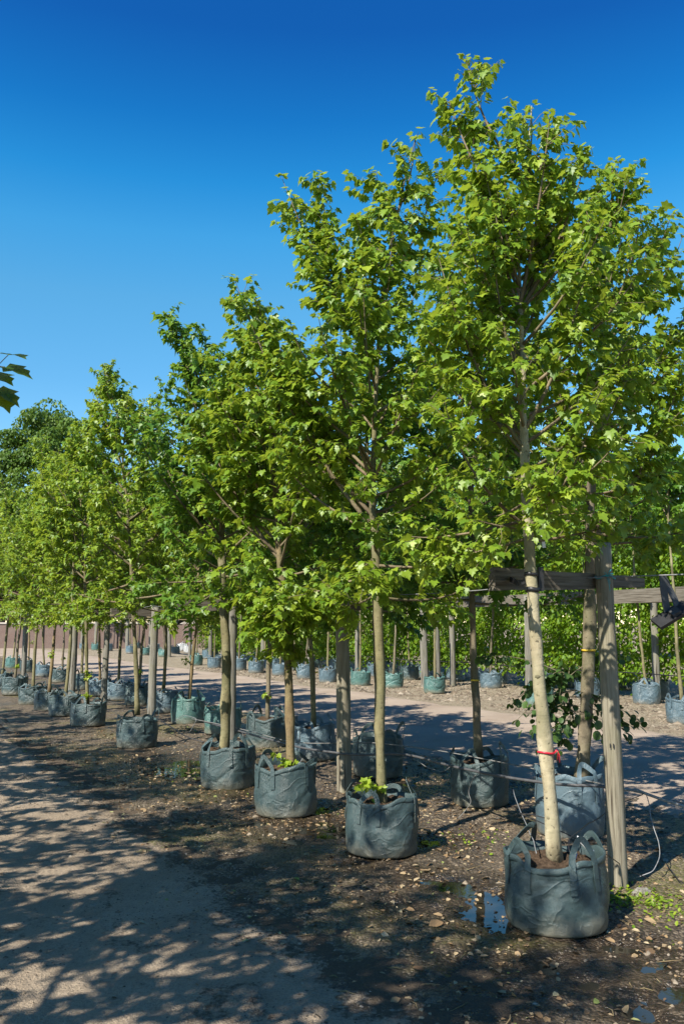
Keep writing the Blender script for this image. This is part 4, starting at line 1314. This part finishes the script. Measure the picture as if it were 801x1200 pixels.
# black webbing with a hanging plate on the wire, at the right edge
def webbing(c, side, label, s=1.0):
    rt = empty('hanging_strap', c, 0, label, 'strap')
    mb = MB(); sd = np.asarray(side, float)
    mb.ribbon([(0, 0, 0), (0.004, 0, -0.09 * s), (0.012, 0, -0.17 * s), (0.02, 0, -0.23 * s)], [sd] * 4, 0.05 * s, 0.006)
    mb.ribbon([(0, 0, 0), (0.04 * s, 0.015, -0.07 * s), (0.075 * s, 0.01, -0.15 * s), (0.085 * s, 0, -0.21 * s)], [sd] * 4, 0.045 * s, 0.006)
    mb.build('webbing', M['strap'], rt)
    ax = np.array([0.86, 0.0, 0.5]); az = np.array([-0.4, -0.55, 0.73]); az -= ax * ax.dot(az); az /= np.linalg.norm(az); ay = np.cross(az, ax)
    pl = MB(); pl.box((0.04 * s, -0.02, -0.25 * s), (ax, ay, az), (0.12 * s, 0.055 * s, 0.012 * s)); pl.build('plate', M['black'], rt)
    bk = MB(); bk.box(np.array((0.06 * s, -0.03, -0.245 * s)) + az * 0.02 * s, (ax, ay, az), (0.03 * s, 0.03 * s, 0.012 * s)); bk.build('buckle', M['strap'], rt)
    return rt


q = along(s1 - 0.10, T_MID[0] - 0.58, 2.06)
webbing(q, (1, 0.3, 0), 'black webbing strap and plate hanging from the wire at the right edge')
q = along(s1 - 0.05, T_MID[3] - 1.3, 2.05)
webbing(q, (1, 0.3, 0), 'black webbing strap hanging from the wire between the fourth and fifth front trees', 1.0)
# yellow ties on thin back-row stems
for (i, u, v, r) in ((0, 689, 762, 0.06), (1, 556, 797, 0.042), (3, 369, 788, 0.038)):
    c = at(u, v, BC[i][1]); mb = MB()
    P = [c + np.array([r * math.cos(a), r * math.sin(a), 0]) for a in np.linspace(0, 2 * math.pi, 13)]
    mb.ribbon(P, [(0, 0, 1)] * 13, 0.016, 0.003)
    tag(mb.build('yellow_tie', M['yellow'], None, True), 'yellow plastic tie round the stem of the %s back-row tree' % ORD[i], 'tie')

# ------------------------------------------------------------------ beds across the road
FAR1 = [(800, 849, 'blue'), (757, 826, 'blue'), (632, 829, 'green'), (688, 820, 'blue'), (509, 813, 'green'), (460, 807, 'green'), (422, 804, 'green'), (384, 800, 'blue'), (358, 796, 'blue'), (328, 792, 'blue'),
        (300, 789, 'blue'), (280, 786, 'blue'), (251, 783, 'blue'), (230, 780, 'green'), (192, 770, 'green'), (170, 768, 'green'), (153, 766, 'blue'), (127, 763, 'blue'), (112, 762, 'green'), (98, 761, 'blue'), (84, 759, 'bag'), (70, 758, 'green'), (55, 757, 'blue'), (41, 756, 'bag'), (27, 755, 'green'), (13, 754, 'blue')]
FAR2 = [(575, 807, 'blue'), (667, 806, 'bag'), (735, 809, 'bag'), (540, 795, 'blue'), (480, 797, 'bag'), (440, 793, 'blue'), (401, 792, 'bag'), (346, 786, 'bag'), (311, 784, 'blue'), (272, 780, 'bag'), (243, 772, 'blue'), (205, 766, 'bag'), (182, 763, 'blue'), (160, 760, 'bag'), (138, 758, 'blue'), (118, 757, 'bag'), (92, 755, 'blue'), (207, 754, 'blue')]
lean_trees = []
for i, (u, v, kd) in enumerate(FAR1):
    c = bag_centre(u, v); bag(kd, i, c, i * 1.1, 1.0, '%s bag in the first row across the road, %s from the right' % ({'blue': 'pale blue-grey', 'green': 'green', 'bag': 'teal'}[kd], 'first' if i == 0 else ORD[i]), 'bags across the road')
    lean_trees.append((c, 'first', i))
for i, (u, v, kd) in enumerate(FAR2):
    c = bag_centre(u, v); bag(kd, i + 2, c, i * 0.8, 1.0, '%s bag in the second row across the road, %s from the right' % ({'blue': 'pale blue-grey', 'green': 'green', 'bag': 'dark teal'}[kd], RORD[i]), 'bags across the road')
    lean_trees.append((c, 'second', i))
# young trees for those bags: thin clean stem, narrow crown above the rail
YV = []
for k in range(3):
    pth = straight_path(300 + k, 5.2)
    YV.append(maple('pattern', (0, 0), 310 + k, pth, [0.034, 0.030, 0.028, 0.024, 0.016, 0.009, 0.004], 3.5, 5.2, 0.6, 13, (), 'lite', 0.095, ['bark_yellow', 'bark_yellow', 'bark_dark'][k], 'leaf_dark', 0, 'x', dens=0.8, twigs=False, name='young_tree'))
yu = [False] * 3
for j, (c, row, i) in enumerate(lean_trees):
    k = j % 3; lab = 'thin-stemmed young tree in the %s row across the road, %s from the right' % (row, RORD[i])
    if not yu[k]:
        yu[k] = True; o = YV[k]; o.location = (c[0], c[1], 0); o.rotation_euler = (0, 0, j * 1.7)
        o['label'] = lab; o['group'] = 'young trees across the road'
    else:
        copy_tree(YV[k], (c[0], c[1], 0), j * 1.7, [0.94, 1.0, 1.05][(j * 2) % 3], lab, 'young trees across the road')

# posts and rails across the road
FP = [(770, 822, 2.45, 0.085, False), (620, 818, 2.45, 0.09, True), (530, 803, 2.4, 0.085, False), (512, 806, 2.5, 0.09, False), (497, 806, 2.4, 0.10, True), (419, 796, 2.4, 0.075, False), (363, 788, 2.4, 0.09, False),
      (308, 782, 2.4, 0.10, False), (246, 775, 2.4, 0.09, False), (222, 771, 2.4, 0.08, False), (198, 770, 2.4, 0.10, False), (176, 764, 2.4, 0.1, False), (149, 764, 2.4, 0.12, False), (112, 761, 2.4, 0.12, False), (96, 760, 2.4, 0.12, False), (72, 758, 2.4, 0.12, False)]
FPG = []
for i, (u, v, h, r, flat) in enumerate(FP):
    g = ground(u, v)[:2]; FPG.append(g)
    rt = empty('rail_post', (g[0], g[1], 0), 0, '%s post across the road, %s from the right' % ('flat pale grey' if flat else 'round grey', 'first' if i == 0 else ORD[i]), 'post', 'posts across the road')
    post_mesh(h, r, 30 + i, flat).build('post_shaft', M['timber_grey'], rt, True)
sA = np.mean([to_st(FPG[k])[0] for k in (0, 3)]); tA = to_st(FPG[0])[1]; tB = to_st(FPG[3])[1]


def rail(name_label, p0, p1, z, th, group='rails across the road'):
    d = p1 - p0; L_ = np.linalg.norm(d); a = math.atan2(d[1], d[0])
    rt = empty('timber_rail', (p0[0], p0[1], z), a, name_label, 'rail', group)
    mb = MB(); rng = np.random.RandomState(int(abs(p0[0] * 100)) % 999); n = 9; V = []
    for i in range(n):
        x = L_ * i / (n - 1); sag = -0.02 * math.sin(math.pi * i / (n - 1))
        for (q, c) in ((-1, -1), (1, -1), (1, 1), (-1, 1)):
            V.append((x, q * 0.05 * (1 + 0.06 * rng.normal()), sag + c * th / 2 * (1 + 0.05 * rng.normal())))
    F = [(i * 4 + k, i * 4 + (k + 1) % 4, (i + 1) * 4 + (k + 1) % 4, (i + 1) * 4 + k) for i in range(n - 1) for k in range(4)] + [(3, 2, 1, 0), tuple((n - 1) * 4 + k for k in range(4))]
    mb.add(V, F); mb.build('plank', M['beam'], rt)
    return rt


off = -NR * 0.15
rail('long dark rail at right behind the stout post, across the road', st(sA, tA - 6) + off, st(sA, tB + 0.6) + off, 2.40, 0.30)
rail('grey rail across the road seen beside the middle post', FPG[6] + DR * -1.5 + off, FPG[7] + DR * 1.0 + off, 2.15, 0.26)
rail('weathered upper rail across the road between the third and fourth front trees', FPG[7] + DR * -2 + off * 2, FPG[9] + DR * 1 + off * 2, 2.62, 0.34)
rail('weathered lower rail across the road left of the fourth front tree', FPG[8] + DR * -0.5 + off, FPG[10] + DR * 0.5 + off, 2.05, 0.34)
rail('far grey rail across the road above the fifth front bag', FPG[10] + DR * 1.0 + off, FPG[12] + DR * 2 + off, 2.3, 0.38)
# low wire across the far bed
mb = MB(); mb.tube([along(sA + 0.6, t, 0.62 + 0.02 * math.sin(t)) for t in np.arange(tA - 5, tB + 9, 0.8)], 0.013, 5)
tag(mb.build('water_pipe', M['black'], None, True), 'black water pipe strung low along the bed across the road', 'pipe')

# ------------------------------------------------------------------ tall hornbeam screen behind, panel tree by panel tree
def leaf_block(seed, n, sx, sy, z0, z1, size, kind, mat):
    rng = np.random.RandomState(seed); L = Leaves()
    ncl = 120
    cz = rng.uniform(z0, z1, ncl); cxx = rng.uniform(-sx * 1.05, sx * 1.05, ncl); cyy = rng.choice([-1, 1], ncl) * sy * rng.uniform(0.3, 1.05, ncl)
    idx = rng.randint(0, ncl, n)
    P = np.stack([cxx[idx] + rng.normal(0, 0.22, n), cyy[idx] + rng.normal(0, 0.12, n), cz[idx] + rng.normal(0, 0.17, n)], 1)
    fill = rng.rand(n) < 0.25
    P[fill] = np.stack([rng.uniform(-sx * 1.05, sx * 1.05, n), rng.normal(0, sy * 0.6, n), rng.uniform(z0 - 0.1, z1, n)], 1)[fill]
    out = np.stack([P[:, 0] * 0.2, np.sign(P[:, 1]) * 0.8, np.zeros(n)], 1)
    tip, nor = hang(rng, n, out, (5, 70), 0.7)
    L.add(P, tip, nor, size * rng.uniform(0.7, 1.3, n), np.clip(0.45 + 0.3 * (rng.rand(ncl)[idx] - 0.5) + rng.normal(0, 0.2, n), 0, 1))
    return leaves_mesh('foliage', L.cat(), kind, mat)


HB = [leaf_block(500 + k, 10500, 1.0, 0.46, 0.58, 5.4 + 0.2 * k, 0.10, 'oval', M['hornbeam']) for k in range(3)]
HT = []
for k in range(3):
    mb = MB(); rng = np.random.RandomState(40 + k)
    mb.tube([(0.02 * rng.normal(), 0.02 * rng.normal(), z) for z in np.linspace(0.3, 4.4, 8)], np.linspace(0.035, 0.006, 8), 8)
    for z in np.arange(0.9, 4.2, 0.4):
        for sx in (-1, 1):
            mb.tube([(0, 0, z), (sx * 0.5, 0.05 * rng.normal(), z + 0.08), (sx * 0.98, 0.1 * rng.normal(), z + 0.16)], [0.012, 0.009, 0.004], 4, False)
    HT.append(mb.mesh('trunk', M['bark_dark'], True))
tpos = np.arange(-9.0, 44.0, 1.95)
for i, t in enumerate(tpos):
    p = st(16.6 + 0.06 * math.sin(i * 2.2), t)
    rt = empty('hornbeam_tree', (p[0], p[1], 0), ANG + math.pi / 2 + (math.pi if i % 2 else 0), 'trained hornbeam panel in the tall green screen, %s from the right' % RORD[i], 'tree', 'hornbeam screen')
    link('trunk', HT[i % 3], rt); f = link('foliage', HB[(i * 2) % 3], rt); f['kind'] = 'stuff'
    bag('blue' if i % 3 else 'bag', i, p, i * 0.9, 1.0, 'bag at the foot of the hornbeam screen, %s from the right' % RORD[i], 'bags of the hornbeam screen')

# ------------------------------------------------------------------ background: brick wall, distant trees
wy = 64.0
rt = empty('brick_wall', (-22, wy, 0), 0.06, 'low reddish brick wall far behind the stems at left', 'wall')
mb = MB(); mb.box((0, 0, 0.9), ((1, 0, 0), (0, 1, 0), (0, 0, 1)), (24, 0.17, 0.9)); mb.build('brickwork', M['brick'], rt)
mb = MB(); mb.box((0, 0, 1.86), ((1, 0, 0), (0, 1, 0), (0, 0, 1)), (24.1, 0.24, 0.06)); mb.build('coping', M['coping'], rt)
for q in range(9):
    mb = MB(); mb.box((-22 + 5.4 * q, -0.23, 0.92), ((1, 0, 0), (0, 1, 0), (0, 0, 1)), (0.3, 0.06, 0.92)); mb.build('pier', M['brick'], rt)
for i, (u, v) in enumerate(((213, 763), (221, 765))):
    c = bag_centre(u, v); bag('white', 0, c, i, 1.1, '%s white bulk bag standing far off before the brick wall' % ('left' if i == 0 else 'right'), 'white bulk bags')


def far_tree(label, base, height, rad, crown0, mat, seed, n, size, trunk_r=0.3, bark='oak_bark', group=None, name='broadleaf_tree', clumps=70):
    rng = np.random.RandomState(seed)
    rt = empty(name, (base[0], base[1], 0), 0, label, 'tree', group)
    cz = (height + crown0) / 2; hz = (height - crown0) / 2
    C = []
    while len(C) < clumps:
        q = rng.normal(0, 1, 3); q /= np.linalg.norm(q); q *= rng.uniform(0.45, 1.0) ** 0.6
        C.append((q[0] * rad * (1 - 0.25 * max(0, q[2])), q[1] * rad, cz + q[2] * hz * 0.95))
    C = np.array(C)
    mb = MB(); mb.tube([(0, 0, -0.1), (0.1, 0, crown0), (0, 0.1, cz), (0, 0, height * 0.9)], [trunk_r, trunk_r * 0.8, trunk_r * 0.5, 0.03], 9)
    for c in C[::3]:
        a = np.array([0, 0, max(crown0 * 0.9, c[2] - 0.6 * math.hypot(c[0], c[1]))])
        mb.tube(bez(a, (a + c) / 2 + np.array([0, 0, 0.1 * rad]), c, 6), np.linspace(trunk_r * 0.3, 0.02, 6), 5, False)
    mb.build('trunk', M[bark], rt, True)
    idx = rng.randint(0, clumps, n)
    cr = rad * rng.uniform(0.17, 0.27, clumps)
    q = rng.normal(0, 1, (n, 3)); q /= np.linalg.norm(q, axis=1, keepdims=True); q *= (rng.uniform(0.3, 1.0, n) ** 0.4)[:, None]
    q[:, 2] *= 0.75
    P = C[idx] + q * cr[idx][:, None]
    tip, nor = hang(rng, n, q * 1.5, (10, 75), 0.6)
    L = Leaves(); L.add(P, tip, nor, size * rng.uniform(0.6, 1.3, n), np.clip(rng.rand(clumps)[idx] * 0.5 + rng.uniform(0, 0.5, n), 0, 1))
    f = link('crown', leaves_mesh('crown', L.cat(), 'oval', M[mat]), rt); f['kind'] = 'stuff'
    return rt


D = 75.0
q = at(58, 700, D); far_tree('large dark green oak towering far off at left', (q[0], D), at(60, 474, D)[2], 5.6, 7.0, 'oak', 71, 28000, 0.30, 0.5, clumps=130)
q = at(2, 700, D + 4); far_tree('dark green oak at the left edge, lower than its neighbour', (q[0], D + 4), at(2, 540, D)[2], 5.0, 4.0, 'oak', 72, 18000, 0.30, 0.45, clumps=80)
for i, (u, vtop, Yd, rad, m_) in enumerate(((100, 590, 82, 6, 'oak'), (165, 600, 84, 6.5, 'oak'), (235, 560, 80, 6, 'oak'), (310, 540, 78, 6.5, 'oak'), (390, 530, 70, 6.5, 'oak'), (480, 510, 60, 6, 'oak'), (560, 505, 52, 5.5, 'oak'), (650, 520, 44, 5, 'hornbeam'), (760, 580, 46, 5, 'oak'), (850, 570, 44, 5, 'oak'))):
    q = at(u, 700, Yd)
    far_tree('broad tree beyond the screen, its top hidden by the maples, %s from the left' % RORD[i], (q[0], Yd), at(u, vtop, Yd)[2], rad, 2.0, m_, 80 + i, 7500, 0.38, 0.3, group='trees beyond the screen', clumps=55)
q = at(-4, 700, 27.0); far_tree('dark purple-leaved tree at the left edge behind the maples', (q[0], 27.0), at(0, 606, 27)[2], 0.9, 1.9, 'purple', 95, 6000, 0.10, 0.06, 'bark_dark', clumps=40, name='purple_tree')

# ------------------------------------------------------------------ pebbles, litter and moss on the ground
def pebbles(name, seed, n, area, hfun, size, dens=None):
    rng = np.random.RandomState(seed)
    s = rng.uniform(area[0], area[1], n); t = area[2] + (area[3] - area[2]) * rng.rand(n) ** area[4]
    X = s * NR[0] + t * DR[0]; Y = s * NR[1] + t * DR[1]
    keep = np.ones(n, bool)
    if dens is not None: keep = rng.rand(n) < dens(X, Y, s)
    X, Y, s = X[keep], Y[keep], s[keep]; n = len(X)
    z = hfun(X, Y, s)
    O = np.array([(1, 0, 0), (0.35, 0.9, 0), (-0.7, 0.7, 0), (-1, -0.1, 0), (-0.3, -0.9, 0), (0.7, -0.75, 0), (0.1, 0.1, 0.75), (0, 0, -0.5)])
    T0 = np.array([(0, 1, 6), (1, 2, 6), (2, 3, 6), (3, 4, 6), (4, 5, 6), (5, 0, 6)])
    sz = size * np.exp(rng.normal(0, 0.45, n))
    V = O[None] * (1 + 0.25 * rng.normal(0, 1, (n, 8, 1))) * sz[:, None, None] * np.array([1, 0.75, 0.8])
    a = rng.uniform(0, 6.28, n); c_, s_ = np.cos(a)[:, None], np.sin(a)[:, None]
    W = np.stack([V[..., 0] * c_ - V[..., 1] * s_ + X[:, None], V[..., 0] * s_ + V[..., 1] * c_ + Y[:, None], V[..., 2] + z[:, None]], -1)
    T = (T0[None] + (np.arange(n) * 8)[:, None, None]).reshape(-1, 3)
    o = link(name, mesh_tris(name, W.reshape(-1, 3), T, M['stones'], np.repeat(rng.rand(n), 8)))
    return o


def path_dens(X, Y, s): return np.clip(0.25 + 2.2 * fbm(X * 1.3 + 9, Y * 1.3 + 4, 3) + 1.2 * np.exp(-((s - 1.9) / 0.35) ** 2), 0.05, 1)
tag(pebbles('path_pebbles', 1, 30000, (-1.4, 2.55, 0.5, 15, 1.6), lambda x, y, s: np.maximum(path_h(x, y, s), bed_h(x, y)), 0.0052, path_dens), 'small pale stones strewn over the sandy path', 'pebbles', None, 'stuff')
tag(pebbles('bed_pebbles', 2, 30000, (2.3, 7.0, -1.5, 16, 1.4), lambda x, y, s: bed_h(x, y), 0.0085, lambda X, Y, s: np.clip(0.12 + 0.5 * np.clip(s - 3.5, 0, 2) + 1.2 * fbm(X * 1.1, Y * 1.1, 3), 0.08, 1)), 'brown stones covering the damp planting bed', 'pebbles', None, 'stuff')
tag(pebbles('gravel', 3, 19000, (11.6, 16.5, -6, 34, 1.2), lambda x, y, s: 0.03 * fbm(x * 1.5, y * 1.5, 4), 0.028), 'coarse pale gravel on the bed across the road', 'gravel', None, 'stuff')


def litter(name, seed, n, area, hfun, size, dens):
    rng = np.random.RandomState(seed)
    s = rng.uniform(area[0], area[1], n); t = area[2] + (area[3] - area[2]) * rng.rand(n) ** area[4]
    X = s * NR[0] + t * DR[0]; Y = s * NR[1] + t * DR[1]
    keep = rng.rand(n) < dens(X, Y, s); X, Y, s = X[keep], Y[keep], s[keep]; n = len(X)
    z = np.maximum(hfun(X, Y, s), -0.016) + 0.006
    L = Leaves(); a = rng.uniform(0, 6.28, n)
    tip = np.stack([np.cos(a), np.sin(a), rng.normal(0, 0.2, n)], 1); nor = np.stack([rng.normal(0, 0.35, n), rng.normal(0, 0.35, n), np.ones(n)], 1)
    L.add(np.stack([X, Y, z], 1), tip, nor, size * np.exp(rng.normal(0, 0.4, n)), rng.rand(n))
    return link(name, leaves_mesh(name, L.cat(), 'oval', M['litter']))


tag(litter('leaf_litter', 5, 26000, (1.9, 6.8, -1.5, 15, 1.35), lambda x, y, s: bed_h(x, y), 0.030, lambda X, Y, s: np.clip(0.45 + 1.3 * fbm(X * 1.4 + 70, Y * 1.4, 3), 0.05, 1)), 'fallen brown leaves scattered over the damp bed', 'leaf litter', None, 'stuff')
tag(litter('path_litter', 6, 3000, (-1.2, 2.5, 0.5, 12, 1.3), lambda x, y, s: path_h(x, y, s), 0.022, lambda X, Y, s: np.clip(0.1 + 1.6 * fbm(X * 1.1 + 31, Y * 1.1, 3) + 0.4 * np.exp(-((s - 2.2) / 0.3) ** 2), 0.02, 1)), 'dry leaf scraps lying on the path', 'leaf litter', None, 'stuff')
# sticks on the bed and path
rng = np.random.RandomState(12); mb = MB()
for k in range(160):
    s = rng.uniform(2.0, 5.5); t = rng.uniform(-0.5, 8); p = st(s, t); a = rng.uniform(0, 6.28); l = rng.uniform(0.04, 0.16)
    z = float(bed_h(np.array(p[0]), np.array(p[1]))) + 0.006
    mb.tube([(p[0], p[1], z), (p[0] + l / 2 * math.cos(a), p[1] + l / 2 * math.sin(a), z + 0.008), (p[0] + l * math.cos(a + 0.2), p[1] + l * math.sin(a + 0.2), z + 0.003)], [0.002, 0.003, 0.0015], 4)
tag(mb.build('twig_litter', M['bark_brown']), 'small dry twigs scattered over the damp bed', 'twigs', None, 'stuff')
# small weeds at the foot of the right post
rng = np.random.RandomState(14); L = Leaves()
for (u, v, rad, cnt) in ((735, 1052, 0.12, 260), (765, 1058, 0.10, 90), (700, 1060, 0.08, 60), (300, 915, 0.2, 160), (250, 905, 0.3, 160), (560, 985, 0.2, 60), (800, 1075, 0.2, 120)):
    g = ground(u, v); P = np.c_[g[0] + rng.normal(0, rad, cnt), g[1] + rng.normal(0, rad, cnt), np.zeros(cnt)]
    P[:, 2] = bed_h(P[:, 0], P[:, 1]) + 0.006
    tip, nor = hang(rng, cnt, np.zeros(3), (-60, 5), 0.6)
    L.add(P, tip, nor, rng.uniform(0.015, 0.035, cnt), rng.uniform(0.2, 0.9, cnt))
tag(link('weeds', leaves_mesh('weeds', L.cat(), 'oval', M['leaf'])), 'low green weeds growing on the damp bed', 'weeds', None, 'stuff')
# grey stone by the post, scrap by the near bag
g = ground(752, 1048)
mb = MB(); n = 10; V = [(0, 0, 0.04)]
for zz, rr in ((0.035, 0.6), (0.012, 1.0), (-0.03, 0.9)):
    for k in range(n):
        a = 2 * math.pi * k / n; r_ = 0.06 * rr * (1 + 0.2 * math.sin(2 * a + 1) + 0.1 * math.sin(5 * a)); V.append((r_ * math.cos(a), r_ * math.sin(a) * 0.7, zz + 0.006 * math.sin(3 * a)))
F = [(0, 1 + k, 1 + (k + 1) % n) for k in range(n)] + [(1 + i * n + k, 1 + (i + 1) * n + k, 1 + (i + 1) * n + (k + 1) % n, 1 + i * n + (k + 1) % n) for i in range(2) for k in range(n)]
mb.add(V, F); o = mb.build('stone', M['timber_grey'], None, False); o.location = (g[0], g[1], 0); tag(o, 'flat grey stone on the gravel right of the stout post', 'stone')
